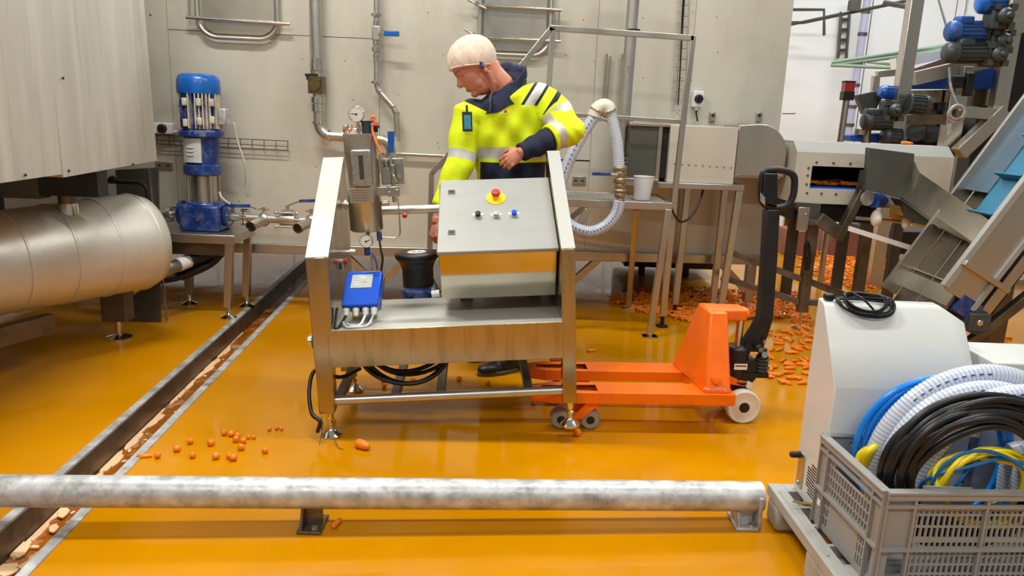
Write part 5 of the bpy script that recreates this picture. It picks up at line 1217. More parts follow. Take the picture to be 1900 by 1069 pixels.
mb = MB(); mb.lathe([(.05, -.01), (.05, .01)], at(1609, 368, 5.12), (.25, -1, 0), 20); part('roller_disc', mb, K['galv'], t, True)
mb = MB(); mb.tube([at(1586, 404, 5.12), at(1720, 416, 5.2)], .012, 8); part('shaft', mb, K['steel'], t, True)
for px, py, r in ((1626, 405, .058), (1681, 413, .046)):
    mb = MB(); mb.ell(at(px, py, 5.12), (r*.62, r*.8, r), None, 18, 12); part('cream_roller', mb, K['nylon'], t, True)
mb = MB(); mb.hexa([at(px, py, Y) for Y in (5.1, 5.14) for px, py in ((1575, 419), (1690, 455), (1687, 464), (1573, 428))]); part('white_bar', mb, K['whiteplastic'], t, True)
mb = MB(); mb.prism([at(px, py, 5.0) for px, py in ((1612, 274), (1697, 285), (1691, 372), (1606, 352))], (0, .05, 0)); part('guard_plate', mb, K['shade'], t, True, .003, label='dark grey square guard plate')
P4 = [V(at(1697, 285, 5.0)), V(at(1692, 372, 5.0))]
mb = MB(); P = [at(1706, 320, 4.92), at(1836, 409, 4.06), at(1802, 452, 4.05), at(1690, 373, 4.90), at(1697, 300, 4.95)]
dd = V((.02, .34, .03)); th = V((0, .012, 0))
mb.prism(P, th); mb.prism([p+dd for p in P], th); mb.hexa([P[3], P[2], P[2]+dd, P[3]+dd]+[p-V((0, 0, -.012)) for p in (P[3], P[2], P[2]+dd, P[3]+dd)]); part('chute', mb, K['steel'], t, True)
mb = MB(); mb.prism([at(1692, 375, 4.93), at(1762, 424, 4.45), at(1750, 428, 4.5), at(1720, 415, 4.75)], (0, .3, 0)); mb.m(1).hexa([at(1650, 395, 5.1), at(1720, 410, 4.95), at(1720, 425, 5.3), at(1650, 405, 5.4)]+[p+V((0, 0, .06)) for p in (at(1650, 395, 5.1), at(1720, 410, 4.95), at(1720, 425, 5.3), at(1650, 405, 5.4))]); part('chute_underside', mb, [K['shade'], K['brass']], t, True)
mb = MB()
for k in range(4): a0 = k*1.3; mb.tube([at(1496+4*math.cos(a)+k, 475+26*math.sin(a), 5.25) for a in [a0+i*.35 for i in range(18)]], .007, 6)
single('cable_loop', mb, K['blackcord'], 'black cable hung in loops on the left leg of the sorting machine', 'cable')

cd_ = V((.49, 0, .872)).normalized(); cn = V((-cd_.z, 0, cd_.x)); CB = V((2.335, 0, .655))
def cq(s, y, h=0.0): return CB + cd_*s + V((0, y, 0)) + cn*h
def cslab(mb, s0, s1, y0, y1, h0, h1): mb.hexa([cq(s, y, h) for h in (h0, h1) for s, y in ((s0, y0), (s1, y0), (s1, y1), (s0, y1))]); return mb
t = thing('inclined_conveyor', 'steep inclined conveyor with turquoise flighted belt at the right edge', 'conveyor', (2.7, 4.25, 0))
YN, YF_ = 4.0, 4.5
part('far_rail', cslab(MB(), -.16, 1.7, YF_, YF_+.025, -.10, .0), K['steel'], t, True, .002)
part('near_rail', cslab(MB(), -.02, 1.7, YN-.02, YN+.02, -.03, .004), K['panel'], t, True, .002)
part('slider_bed', cslab(MB(), -.36, .62, YN+.02, YF_, -.12, -.105), K['dirty'], t, True)
mb = cslab(MB(), -.1, .0, YN+.02, YF_, -.105, -.098); cslab(mb, .02, .03, YN+.02, YF_, -.105, -.085); cslab(mb, -.36, .6, 4.27, 4.28, -.105, -.095); parts('bed_seam', mb, K['steel'], t, True)
part('slate_plate', cslab(MB(), .56, 1.7, YN+.27, YF_, -.055, -.045), K['slate'], t, True)
part('belt', cslab(MB(), .3, 1.7, YN+.02, YN+.27, -.07, -.05), K['teal'], t, True)
for s in (.42, .66, .90, 1.14):
    part('flight', cslab(MB(), s, s+.008, YN+.02, YN+.26, -.05, .01), K['teal'], t, True)
part('side_panel', cslab(MB(), -.03, 1.7, YN-.012, YN+.012, -.20, -.02), K['steel'], t, True)
mb = cslab(MB(), -.05, 1.7, YN-.03, YN, -.225, -.20); part('lower_flange', mb, K['panel'], t, True)
mb = cslab(MB(), .12, .15, YN-.05, YN-.01, -.30, -.0); part('clamp_strip', mb, K['steel'], t, True, .003)
mb = cslab(MB(), -.02, 1.7, YN+.02, YN+.08, -.34, -.28); part('support_bar', mb, K['steel'], t, True, .003)
mb = cslab(MB(), -.12, 1.7, YN+.1, YF_, -.40, -.26); part('return_belt', mb, K['dark'], t, True)
mb = cslab(MB(), -.1, .0, YN-.02, YF_, -.26, -.13); part('tail_cover', mb, K['navyblue'], t, True)
q = at(1815, 598, 3.97); mb = MB(); mb.cbox(q, (.11, .04, .10)); mb.m(1).lathe([(.03, -.03), (.03, 0), (.02, .002)], q, (0, -1, 0), 16); mb.m(2).lathe([(.02, 0), (.018, .024), (0, .025)], q, (0, -1, 0), 14); part('tail_bearing', mb, [K['motorgrey'], K['navyblue'], K['chrome']], t, True, .006)
mb = MB(); mb.cyl(q, q+V((0, .5, 0)), .07, 18); part('tail_roller', mb, K['motorgrey'], t, True)
for x, y in ((2.97, 4.10), (2.97, 4.5)):
    mb = MB(); mb.box((x-.04, y-.04, 0), (x+.06, y+.04, 1.25)); part('leg', mb, K['dirty'], t, True, .004)
mb = MB(); mb.bar(V((2.56, 4.06, .30)), V((3.0, 4.06, .75)), .05); part('leg_brace', mb, K['dirty'], t, True, .003)

# ================================================================== FAR RIGHT: MACHINE WITH MOTORS
t = thing('grading_machine', 'tall steel framed grading machine with blue belt at the upper right', 'machine', (4.0, 7.2, 0))
BY = 7.0
def bq_(px, py, Y=BY): return at(px, py, Y)
def post(a, b, w, Y=BY, name='frame_post', k='steel'):
    mb = MB(); mb.bar(bq_(*a, Y), bq_(*b, Y), w); return part(name, mb, K[k], t, True, .004)
a = bq_(1680, 140, 6.9); mb = MB(); mb.box((a.x-.055, 6.87, 0), (a.x+.055, 6.98, 2.9)); part('frame_post', mb, K['steel'], t, True, .004)
a = bq_(1862, 120); mb = MB(); mb.box((a.x-.02, BY, 1.62), (a.x+.11, BY+.1, 2.9)); part('frame_post', mb, K['steel'], t, True, .004)
post((1862, 205), (1778, 285), .12)
a = bq_(1785, 220); mb = MB(); mb.box((a.x-.08, BY+.1, 0), (a.x+.08, BY+.2, 2.0)); part('frame_post', mb, K['steel'], t, True, .004)
mb = MB(); mb.box((a.x-.08, BY+.3, 0), (5.6, BY+.4, .05)); mb.box((5.2, BY+.1, 0), (5.32, BY+.22, 2.9)); part('frame_post', mb, K['steel'], t, True)
post((1865, 55), (1990, 25), .12, name='frame_beam')
post((1675, 222), (1780, 222), .09, 7.15, 'frame_beam', 'dirty'); post((1780, 207), (1850, 213), .10, name='frame_beam')
post((1626, 138), (1690, 132), .06, 7.3, 'frame_beam'); post((1625, 140), (1622, 178), .06, 7.3, 'frame_beam')
mb = MB(); mb.prism([bq_(px, py, 7.2) for px, py in ((1692, 165), (1692, 150), (1850, 122), (1850, 165))], (0, .1, 0)); part('blue_belt', mb, K['beltblue'], t, True)
mb = MB(); mb.prism([bq_(px, py, 7.22) for px, py in ((1685, 168), (1850, 165), (1848, 195), (1690, 205))], (0, .12, 0)); part('side_plate', mb, K['cart'], t, True)
mb = MB(); mb.prism([bq_(px, py, 7.24) for px, py in ((1690, 196), (1770, 188), (1772, 216), (1692, 212))], (0, .12, 0)); part('lower_plate', mb, K['shade'], t, True)
mb = MB(); mb.prism([bq_(px, py, 7.16) for px, py in ((1743, 190), (1762, 190), (1762, 206), (1743, 206))], (0, .04, 0)); part('black_opening', mb, K['ink'], t, True)
mb = MB(); mb.bar(bq_(1695, 146, 7.1), bq_(1840, 112, 7.1), .09, .12); part('belt_guide', mb, K['panel'], t, True, .004)
mb = MB(); mb.prism([bq_(px, py, 7.4) for px, py in ((1700, 128), (1760, 108), (1790, 118), (1700, 140))], (0, .1, 0)); part('rusty_panel', mb, K['rust'], t, True)
mb = MB(); mb.prism([bq_(px, py, 7.4) for px, py in ((1662, 108), (1760, 92), (1770, 105), (1664, 128))], (0, .12, 0)); part('white_trunking', mb, K['whiteplastic'], t, True)
mb = MB(); mb.prism([bq_(px, py, 7.5) for px, py in ((1690, 225), (1770, 228), (1775, 275), (1680, 275))], (0, .4, 0)); mb.box((4.3, 7.3, .9), (5.6, 7.9, 2.4)); parts('dark_body', mb, K['dark'], t, True)
mb = MB()
for k in range(3): mb.tube([bq_(1700+k*26, 245+k*3, 7.4), bq_(1700+k*26, 245+k*3, 7.8)], .09, 14)
parts('idle_roller', mb, K['motorgrey'], t, True)
mb = MB(); mb.cbox(bq_(1790, 150, 7.0), (.08, .08, .24)); part('grey_bracket', mb, K['steel'], t, True, .004)
mb = MB(); mb.cbox(bq_(1797, 157, 6.94), (.07, .06, .2)); mb.cbox(bq_(1774, 152, 6.96), (.11, .08, .1)); parts('black_sensor', mb, K['dark'], t, True, .01)
mb = MB(); mb.torus(bq_(1775, 211, 6.9), (0, 1, .1), .075, .012, 22, 8); mb.torus(bq_(1776, 208, 6.88), (.1, 1, 0), .06, .012, 20, 8); mb.torus(bq_(1775, 213, 6.92), (.1, 1, .1), .066, .012, 20, 8); mb.tube(smooth_path([bq_(1762, 125, 6.95), bq_(1764, 160, 6.93), bq_(1774, 188, 6.92), bq_(1782, 205, 6.9)]), .013, 8); mb.tube([bq_(1762, 228, 6.9), bq_(1760, 250, 6.9)], .022, 8); part('cable_bundle', mb, K['galv'], t, True)
def motor(a, b, Y, r, k, label, box=None, gear=None, kind='drive_motor'):
    A_, B_ = bq_(*a, Y), bq_(*b, Y); d = (B_-A_).normalized(); L_ = (B_-A_).length
    m = thing(kind, label, 'motor', A_.lerp(B_, .5)-V((0, 0, r)))
    mb = MB(); mb.lathe([(0, 0), (r*.7, .0), (r*.95, .02), (r, .05), (r, L_*.28), (r*.9, L_*.3)], A_, d, 20); part('fan_cowl', mb, K[k], m, True)
    mb = MB(); mb.lathe([(r*.86, L_*.28), (r*.86, L_)], A_, d, 20)
    for i in range(16):
        an = 2*PI*i/16; u = d.orthogonal().normalized(); w_ = d.cross(u); o = (u*math.cos(an)+w_*math.sin(an))*r*.9
        mb.bar(A_+d*(L_*.3)+o, A_+d*(L_*.94)+o, r*.09, r*.2, up=o)
    part('finned_body', mb, K[k], m, True)
    if box: mb = MB(); mb.cbox(bq_(*box, Y), (r*1.5, r*1.4, r*.8)); part('terminal_box', mb, K[k], m, True, .02)
    mb = MB(); mb.lathe([(r*1.05, L_*.95), (r*1.05, L_)], A_, d, 20); part('end_flange', mb, K['motorgrey'], m, True)
    if gear:
        mb = MB(); g = bq_(*gear, Y); mb.cbox(g, (r*2.1, r*1.7, r*2.2)); mb.lathe([(r*.75, 0), (r*.75, .05), (r*.4, .07)], g+V((0, -r*.85, 0)), (0, -1, 0), 18)
        gb = part('gearbox', mb, K['motorgrey'], m, True, .025)
        mb = MB(); mb.lathe([(r*.3, 0), (r*.22, .03), (0, .035)], g+V((0, -r*.85-.07, 0)), (0, -1, 0), 12)
        for sx in (-1, 1):
            for sz in (-1, 1): mb.cbox(g+V((sx*r*.75, -r*.9, sz*r*.8)), (.05, .03, .05))
        parts('hub_bolt', mb, K['shade'], gb, True)
    return m
motor((1757, 58), (1826, 58), 6.8, .088, 'motorblue', 'dusty blue drive motor with square box on top, upper right', (1788, 38), (1850, 78))
motor((1752, 98), (1828, 98), 6.75, .088, 'motorgrey', 'dark grey drive motor directly below the dusty blue one', (1790, 80), (1842, 102))
motor((1815, 5), (1860, 5), 6.7, .092, 'blue', 'blue drive motor cut off by the top edge of the view', None, (1852, 32))
motor((1600, 225), (1650, 225), 6.9, .082, 'motorgrey', 'dark grey drive motor standing out at the left below the beacon', (1618, 208), (1652, 205))
motor((1724, 196), (1684, 192), 6.75, .085, 'motorgrey', 'dark grey round motor right behind the leaning steel post', None, None)
motor((1631, 170), (1660, 173), 7.0, .06, 'blue', 'small bright blue motor on the arm beside the leaning post', None, None)
motor((1636, 253), (1668, 256), 6.9, .085, 'motorgrey', 'dark grey motor half hidden behind the sorting machine hood', None, None)
mb = MB(); mb.prism([bq_(px, py, 7.1) for px, py in ((1590, 177), (1632, 168), (1638, 180), (1622, 210), (1604, 212))], (0, .08, 0)); part('arm_plate', mb, K['shade'], t, True)
mb = MB(); mb.prism([bq_(px, py, 7.0) for px, py in ((1578, 262), (1578, 252), (1640, 247), (1640, 266))], (0, .2, 0)); part('blue_tray', mb, K['beltblue'], t, True)
mb = MB(); mb.cyl(bq_(1608, 240, 7.0), bq_(1606, 268, 7.0), .04, 10); mb.cyl(bq_(1598, 240, 7.0), bq_(1596, 250, 7.0), .06, 10); parts('motor_foot', mb, K['steel'], t, True)
q = bq_(1570, 186, 6.9); t2 = thing('warning_beacon', 'red and black warning beacon on a thin steel pole', 'beacon', V((q.x-.02, 6.9, 0)))
mb = MB(); mb.cyl(V((q.x-.02, 6.9, 0)), q, .028, 10); part('pole', mb, K['steel'], t2, True)
mb = MB(); mb.box(q+V((-.045, -.045, 0)), q+V((.05, .045, .075))); mb.box(q+V((-.045, -.045, .15)), q+V((.05, .045, .165))); part('base', mb, K['dark'], t2, True, .004)
mb = MB(); mb.box(q+V((-.04, -.04, .075)), q+V((.045, .04, .15))); part('lens', mb, K['redlamp'], t2, True)
# service lines and wall fittings far behind
mb = MB(); mb.tube([at(1612, -20, 10.7), at(1574, 250, 10.7)], .05, 12); t3 = single('pale_pipe', mb, K['lilac'], 'tall pale lilac pipe against the far white wall', 'pipe')
mb = MB()
for f in (.15, .3, .5, .65, .8, .93): c = at(1612, -20, 10.7).lerp(at(1574, 250, 10.7), f); mb.lathe([(.062, -.02), (.062, .02)], c, seg=12)
o = parts('collar', mb, K['shade'], t3, True)
mb = MB()
for y0, y1 in ((116, 86), (121, 95)): mb.tube([at(1545, y0, 8.6), at(1756, y1-2, 7.4)], .02, 8)
mb.tube([at(1543, 121, 8.6), at(1664, 126, 7.8)], .018, 8); mb.tube([at(1610, 115, 8.6), at(1664, 120, 7.8)], .016, 8)
single('service_lines', mb, K['green'], 'bundle of pale green conduits crossing the air beside the grading machine', 'conduits')
mb = MB()
for dx in (0, 15): mb.tube([at(1561+dx, 24+dx*.2, 10.95), at(1555+dx, 108, 10.95)], .02, 6)
for k in range(4): mb.tube([at(1560-k*1.4, 36+k*19, 10.95), at(1575-k*1.4, 36+k*19, 10.95)], .02, 6)
single('cable_ladder', mb, K['shade'], 'short upright cable ladder on the far white wall', 'ladder')
mb = MB()
mb.tube([at(1466, 42, 10.4), at(1490, 42, 10.4), at(1690, 0, 9.4)], .02, 6); mb.tube([at(1466, 46, 10.4), at(1560, 26, 10.2), at(1560, 22, 10.2)], .018, 6); mb.tube([at(1466, 18, 10.5), at(1529, 18, 10.5), at(1529, 66, 10.5)], .02, 6); mb.tube([at(1640, 5, 9.6), at(1680, 12, 9.4)], .03, 6); mb.cbox(at(1585, 10, 9.8), (.12, .1, .12))
single('cable_tray', mb, K['shade'], 'grey cable tray run high on the far white wall', 'tray')
mb = MB(); mb.tube([at(1739, -10, 8.0), at(1765, 80, 7.6)], .012, 6); mb.tube([at(1797, -10, 8.0), at(1790, 36, 7.4)], .012, 6)
single('hanger_rods', mb, K['shade'], 'pair of thin hanger rods dropping to the blue motor', 'rods')
mb = MB()
mb.box((3.5, 9.6, .9), (4.6, 9.9, 1.22)); [mb.box((x, y, 0), (x+.05, y+.05, .9)) for x in (3.52, 4.5) for y in (9.62, 9.82)]; single('far_bench', mb, K['cart'], 'low steel bench far behind the sorting machine', 'bench')
mb = MB(); q = at(1496, 440, 8.5); mb.box((q.x-.22, 8.4, .0), (q.x+.1, 8.8, .30)); single('red_bin', mb, K['rust'], 'left reddish brown bin low behind the first leg of the sorting machine', 'bin', bevel=.01)
mb = MB(); mb.box((q.x+.28, 8.5, .0), (q.x+.62, 8.9, .30)); single('red_bin', mb, K['rust'], 'right reddish brown bin low between the legs of the sorting machine', 'bin', bevel=.01)
mb = MB(); mb.box((q.x+.7, 8.4, .08), (q.x+1.9, 9.0, .34)); mb.box((q.x+.75, 8.5, 0), (q.x+.8, 8.55, .1)); mb.box((q.x+1.8, 8.5, 0), (q.x+1.85, 8.55, .1)); single('dark_base', mb, K['dark'], 'low dark machine base behind the right leg of the sorting machine', 'base', bevel=.01)

mb = MB(); mb.box((1.05, 7.0, .09), (1.93, 7.8, .36)); mb.box((1.2, 7.05, 0), (1.26, 7.11, .1)); mb.box((1.62, 7.05, 0), (1.68, 7.11, .1))
single('machine_base', mb, K['dark'], 'wide dark machine base low behind the housing, seen beneath its beam', 'base', bevel=.01)
# ================================================================== FOREGROUND
ga, gb_ = at(580, 915, 2.42), at(1385, 921, 2.555)
gd = (gb_-ga).normalized(); ga0 = ga-gd*2.6; gb0 = at(1411, 921, 2.56)
t = thing('guard_rail', 'low galvanised guard pipe running across the foreground floor', 'rail', (ga.x, ga.y, 0))
mb = MB(); n_ = 40; mb.tube([ga0.lerp(gb0, k/n_) for k in range(n_+1)], .0545, 24); part('pipe', mb, K['galv'], t, True)
for f, q in ((0, at(581, 915, 2.42)), (1, at(1384, 921, 2.555))):
    mb = MB(); zc_ = q.z
    mb.box((q.x-.032, q.y-.012, .01), (q.x+.032, q.y+.012, zc_-.03)); mb.box((q.x-.045, q.y-.065, 0), (q.x+.04, q.y+.06, .012)); mb.hexa([V((x, y, z)) for z in (.01, zc_-.04) for x, y in ((q.x-.036, q.y-.06 if z < .05 else q.y-.03), (q.x-.026, q.y-.06 if z < .05 else q.y-.03), (q.x-.026, q.y+.05), (q.x-.036, q.y+.05))])
    if f:
        mb.box((q.x+.035, q.y-.055, .0), (q.x+.05, q.y+.055, zc_+.02))
    ft = part('bracket_foot', mb, K['dirty'] if not f else K['galv'], t, True, .003)
    mb = MB(); mb.lathe([(.012, 0), (.012, .01)], (q.x+.015, q.y-.045, .012), seg=6); part('anchor_bolt', mb, K['pipe'], ft, True)

# pallet
PYW = .02
PM = Matrix.Translation((.985, 2.60, 0)) @ Matrix.Rotation(PYW, 4, 'Z')
t = thing('plastic_pallet', 'pale grey plastic pallet under the white cabinet and grey crate', 'pallet', M=PM)
mb = MB()
mb.box((0, -.80, .10), (.055, 0, .14)); mb.box((.115, -.80, .10), (1.2, 0, .14)); ys_ = [0, -.07, -.17, -.19, -.28, -.30, -.39, -.41, -.50, -.80]
for a, b in ((0, -.06), (-.165, -.18), (-.285, -.30), (-.405, -.42), (-.52, -.80)): mb.box((.055, b, .10), (.115, a, .14))
mb.m(0).box((.02, -.48, .14), (.032, -.06, .144)); mb.box((.055, -.8, .03), (.115, -.0, .04)); part('deck', mb, K['pallet'], t, bevel=.004)
for x in (0, .52, 1.05):
    for y0, y1 in ((-.115, 0), (-.48, -.33), (-.80, -.685)):
        if x == 0 and y0 < -.2: continue
        mb = MB(); mb.box((x+.002, y0, 0), (x+.15, y1-.002, .10)); part('block', mb, K['pallet'], t, bevel=.02)
mb = MB(); mb.box((.002, -.80, 0), (.15, -.37, .10)); part('block', mb, K['pallet'], t, bevel=.012)

# white cabinet with sloped front
t = thing('white_cabinet', 'white metal cabinet with sloped front standing on the plastic pallet', 'cabinet', (1.3, 2.46, .14))
bx0, bx1, byb, byf = 1.072, 1.545, 2.575, 2.352
P = [(byb, .1405), (byf, .1405), (byf, .615), (2.515, .852), (2.535, .862), (byb, .866)]
mb = MB(); mb.prism([V((bx0, y, z)) for y, z in P], (bx1-bx0, 0, 0))
bmesh.ops.bisect_plane(mb.bm, geom=mb.bm.verts[:]+mb.bm.edges[:]+mb.bm.faces[:], plane_co=V((bx1-.085, 2.5, .872)), plane_no=V((.55, 0, .835)), clear_outer=True)
bmesh.ops.holes_fill(mb.bm, edges=[e for e in mb.bm.edges if e.is_boundary])
part('housing', mb, K['white'], t, True, .004)
mb = MB(); mb.box((bx0-.004, 2.50, .17), (bx0, 2.555, .30)); sp_ = part('switch_plate', mb, K['steel'], t, True, .002)
mb = MB(); mb.lathe([(.012, 0), (.012, .03), (.009, .035)], (bx0-.004, 2.545, .285), (-1, 0, 0), 14); part('black_knob', mb, K['dark'], sp_, True)
mb = MB(); mb.ell((bx0-.006, 2.528, .185), (.006, .008, .008)); part('screw', mb, K['chrome'], sp_, True)
mb = MB()
for k in range(11): z = .185+k*.011; o_y = .02 if 1 < k < 9 else .03; mb.box((bx0-.0012, 2.37+(.012 if k > 8 else 0), z), (bx0+.002, 2.47-(0.03 if k > 8 else (.02 if k < 2 else 0)), z+.005))
part('vent_slots', mb, K['ink'], t, True)
mb = MB(); mb.cyl((bx0, 2.40, .165), (bx0-.03, 2.41, .165), .007, 8); mb.cyl((bx0-.03, 2.41, .165), (bx0-.06, 2.42, .165), .004, 8); part('drain_nozzle', mb, K['brass'], t, True)
mb = MB(); mb.cbox((1.098, 2.55, .876), (.032, .03, .022)); pg = single('cable_plug', mb, K['dark'], 'small black plug at the top left corner of the white cabinet', 'plug', bevel=.005)
# black cable thrown over the cabinet top
sl = V((0, byf-2.515, .615-.852)).normalized(); sn = V((0, -.237, .163)).normalized()
def top_pt(x, a):    # a: distance from the slope crest, + down the slope
    c = V((x, 2.522, .862))
    if a >= 0: return c + sl*a + sn*.006
    return c + V((0, -a, .004))
mb = MB(); rnd = random.Random(4)
def lay(path, r=.0042): mb.tube(path, r, 8)
for k in range(6):
    cxx = 1.215+rnd.uniform(-.012, .012); ph = rnd.uniform(0, 6); ra, rb = .095-.006*k+rnd.uniform(-.006, .006), .045+rnd.uniform(-.008, .008); tilt_ = rnd.uniform(-.35, .15); P = []
    for i in range(37):
        a = ph+2*PI*i/36; u_ = ra*math.cos(a); w_ = rb*math.sin(a); aa = .012+w_*math.cos(tilt_)-u_*math.sin(tilt_)*.5
        P.append(top_pt(cxx+u_, aa)+V((0, 0, .004+.0045*k)))
    lay(P)
lay(smooth_path([V((1.112, 2.55, .874)), V((1.13, 2.54, .872)), top_pt(1.15, -.01)+V((0, 0, .008)), top_pt(1.2, .0)+V((0, 0, .02))]))
lay(smooth_path([top_pt(1.17, -.02)+V((0, 0, .03)), top_pt(1.2, .02)+V((0, 0, .03)), top_pt(1.235, .05)+V((0, 0, .02))]))
single('cable_coil', mb, K['blackcord'], 'thin black cable coiled on top of the white cabinet', 'cable')

# crate
KM = Matrix.Translation((1.082, 1.957, .1415)) @ Matrix.Rotation(.07, 4, 'Z')
t = thing('hose_crate', 'grey perforated plastic crate full of hoses in the lower right corner', 'crate', M=KM)
LX, LY, LZ = .60, .385, .312
mb = MB()
mb.box((0, 0, 0), (LX, LY, .006))
def wall(along, u0, u1, fixed, sgn):
    def bx(a0, a1, z0, z1, d0=0.0, d1=.006):
        d0_, d1_ = (fixed+sgn*d0, fixed+sgn*d1); d0_, d1_ = min(d0_, d1_), max(d0_, d1_)
        if along == 'x': mb.box((a0, d0_, z0), (a1, d1_, z1))
        else: mb.box((d0_, a0, z0), (d1_, a1, z1))
    L_ = u1-u0
    bx(u0-.0, u1, .288, LZ, -.012, .006); bx(u0-.001, u1+.001, LZ-.005, LZ+.0015, -.016, .012)        # rim
    bx(u0, u1, .262, .270, -.010, .004)
    bx(u0, u1, .126, .136, -.012, .006); bx(u0, u1, 0, .02)                            # ridge, foot
    ribs = [u0, u0+.085, u0+L_*.5, u1-.085, u1] if along == 'x' else [u0, u0+.055, u1-.055, u1]
    for r_ in ribs: bx(max(u0, r_-.004), min(u1, r_+.004), 0, .29, -.010, .005)
    bx(u0, u0+.085 if along == 'x' else u0+.055, .13, .29); bx(u1-(.085 if along == 'x' else .055), u1, .13, .29); bx(u0, u0+.03, .0, .13); bx(u1-.03, u1, 0, .13)
    zones = list(zip(ribs[1:-1], ribs[2:-1]))
    for a, b in zones:
        if along == 'x':
            n_ = int((b-a)/.0155)
            for k in range(n_+1): x = a+(b-a)*k/n_; bx(x-.003, x+.003, .135, .265); bx(x-.003, x+.003, .02, .13)
            for z in (.16, .197, .234, .25): bx(a, b, z, z+.006)
            bx(a, b, .15, .165); bx(a, b, .252, .265)
            for z in (.045, .075, .105): bx(a, b, z, z+.006)
        else:
            n_ = int((b-a)/.0165)
            for k in range(n_+1): y = a+(b-a)*k/n_; bx(y-.0032, y+.0032, .136, .232 if .22 < k/n_ < .82 else .265)
            for z in (.162, .195, .228): bx(a, b, z, z+.006)
            bx(a, b, .136, .142); bx(a, a+.06, .232, .236)
            bx(a+.055, b-.035, .02, .13)
            for y in (a+.012, a+.03, a+.045, b-.02): bx(y-.003, y+.003, .02, .13)
            for z in (.05, .085): bx(a, b, z, z+.006)
wall('x', 0, LX, 0, 1); wall('x', 0, LX, LY, -1); wall('y', 0, LY, 0, 1); wall('y', 0, LY, LX, -1)
part('basket', mb, K['greyplastic'], t)
mb = MB(); mb.box((-.0125, .33, .08), (-.0105, .35, .10)); part('white_tag', mb, K['whiteplastic'], t)

# hoses in the crate: every coil a thing
def ring(c, rx, rz, yawr, lean, a0=0.0, a1=360.0, n=72, squash=0.0, wob=0.0, ph=0.0, sag=0.0):
    ex = V((math.cos(yawr), math.sin(yawr), 0)); ez = V((-math.sin(lean)*math.sin(yawr)*-1*0, math.sin(lean), math.cos(lean))); P = []
    for k in range(n+1):
        a = math.radians(a0+(a1-a0)*k/n); w_ = 1+wob*math.sin(3*a+ph)
        P.append(V(c)+ex*(rx*w_*math.cos(a))+ez*(rz*w_*math.sin(a))+ex.cross(ez)*(sag*math.sin(2*a+ph)))
    return P
def cen(px, py, Y): return at(px, py, Y)
rnd = random.Random(8)
ZF = .155
def inside(P, r, ylo=1.985, yhi=2.31):
    out = []
    for p in P:
        p = p.copy()
        b_ = .07*(p.x-1.082); ylo, yhi = 1.971+b_, 2.326+b_
        if p.z < .46: p.x = min(max(p.x, 1.092+r+(p.y-1.957)*-.07), 1.66-r); p.y = min(max(p.y, ylo+r), yhi-r)
        p.z = max(p.z, ZF+r); out.append(p)
    return out
mb = MB()
for k in range(6):
    c = cen(1728+k*5, 842+k*2, 2.288-.004*k); R_ = .252-.013*k; mb.tube(inside(ring(c, R_, R_+.02, .02, -.05+.02*k, wob=.02, ph=k), .0105), .0105, 10, closed=False)
single('blue_hose_coil', mb, K['bluehose'], 'bright blue hose coil standing at the back left inside the crate', 'hose', group='coils in the crate')
spec_ = [(1795, 868, 2.238, .312, .322, -.06), (1800, 868, 2.174, .258, .262, -.08), (1868, 890, 2.112, .262, .275, -.03)]
labs = ['largest clear spiral hose arching highest out of the crate', 'middle clear spiral hose loop in front of the largest one', 'clear spiral hose loop lying right against the black cable coil']
for (px, py, Y, rx, rz, ln), lb_ in zip(spec_, labs):
    P = inside(ring(cen(px, py, Y), rx, rz, .05, ln, -20, 200, 80), .035); th_ = thing('clear_hose_coil', lb_, 'hose', P[0], group='coils in the crate')
    mb = MB(); pts = ribbed(mb, P, .031, .0062, .07, 14); part('hose', mb, [K['hose'], K['hoserib']], th_, True)
    mb = MB()
    for i in range(int(len(pts)*.56), int(len(pts)*.74), 4):
        p = pts[i]; q = pts[i+2]; d = (q-p).normalized(); v = (CAM-p).normalized(); o = (v-d*v.dot(d)).normalized()*.0355; mb.bar(p+o, q+o, .004, .0014, up=v)
    part('print_marks', mb, K['hoseblue'], th_, True)
mb = MB()
for k in range(13):
    f = k/12; c = cen(1808+8*math.sin(k*1.9), 878+6*math.cos(k*2.3), 2.068-.0045*k); R_ = .268-.095*f+.008*math.sin(k*2.2)
    mb.tube(inside(ring(c, R_*1.06, R_*.92, .04+.03*math.sin(k), -.10+.03*math.sin(k*1.7), wob=.03, ph=k*.9, sag=.008), .0112), .0112, 8)
single('black_cable_coil', mb, K['blackcord'], 'thick bundle of black cable coiled at the front of the crate', 'cable', group='coils in the crate')
mb = MB()
for k in range(7):
    c = cen(1825+10*math.sin(k*2), 905, 2.09-.012*k); mb.tube(inside(ring(c, .17-.008*k, .14-.006*k, .1*math.sin(k), -.5+.13*k, wob=.05, ph=k, sag=.02), .008), .008, 8)
for k in range(3):
    mb.tube(inside(smooth_path([cen(1590+k*8, 870+k*8, 2.24), cen(1600+k*6, 840, 2.25-.03*k), cen(1640, 830, 2.22), cen(1660, 880, 2.2)]), .011), .012, 8)
single('yellow_hose_coil', mb, K['yellowhose'], 'yellow air hose tangled low inside the crate', 'hose', group='coils in the crate')
mb = MB()
for k in range(5):
    c = cen(1830+16*math.sin(k*2.6), 900, 2.10-.018*k); mb.tube(inside(ring(c, .15+.01*math.sin(k), .11, .2*math.sin(k*1.3), -.3, 20, 330, wob=.06, ph=k*2, sag=.02), .006), .0055, 8)
single('blue_tube_coil', mb, K['bluethin'], 'thin dull blue tubing looped inside the black cable coil', 'tube', group='coils in the crate')
mb = MB(); q = at(1755, 905, 2.01); mb.box((q.x-.07, 2.0, .36), (q.x+.07, 2.004, .452)); mb.bm.verts.ensure_lookup_table(); single('grey_card', mb, K['pallet'], 'flat grey card standing inside the front of the crate', 'card')
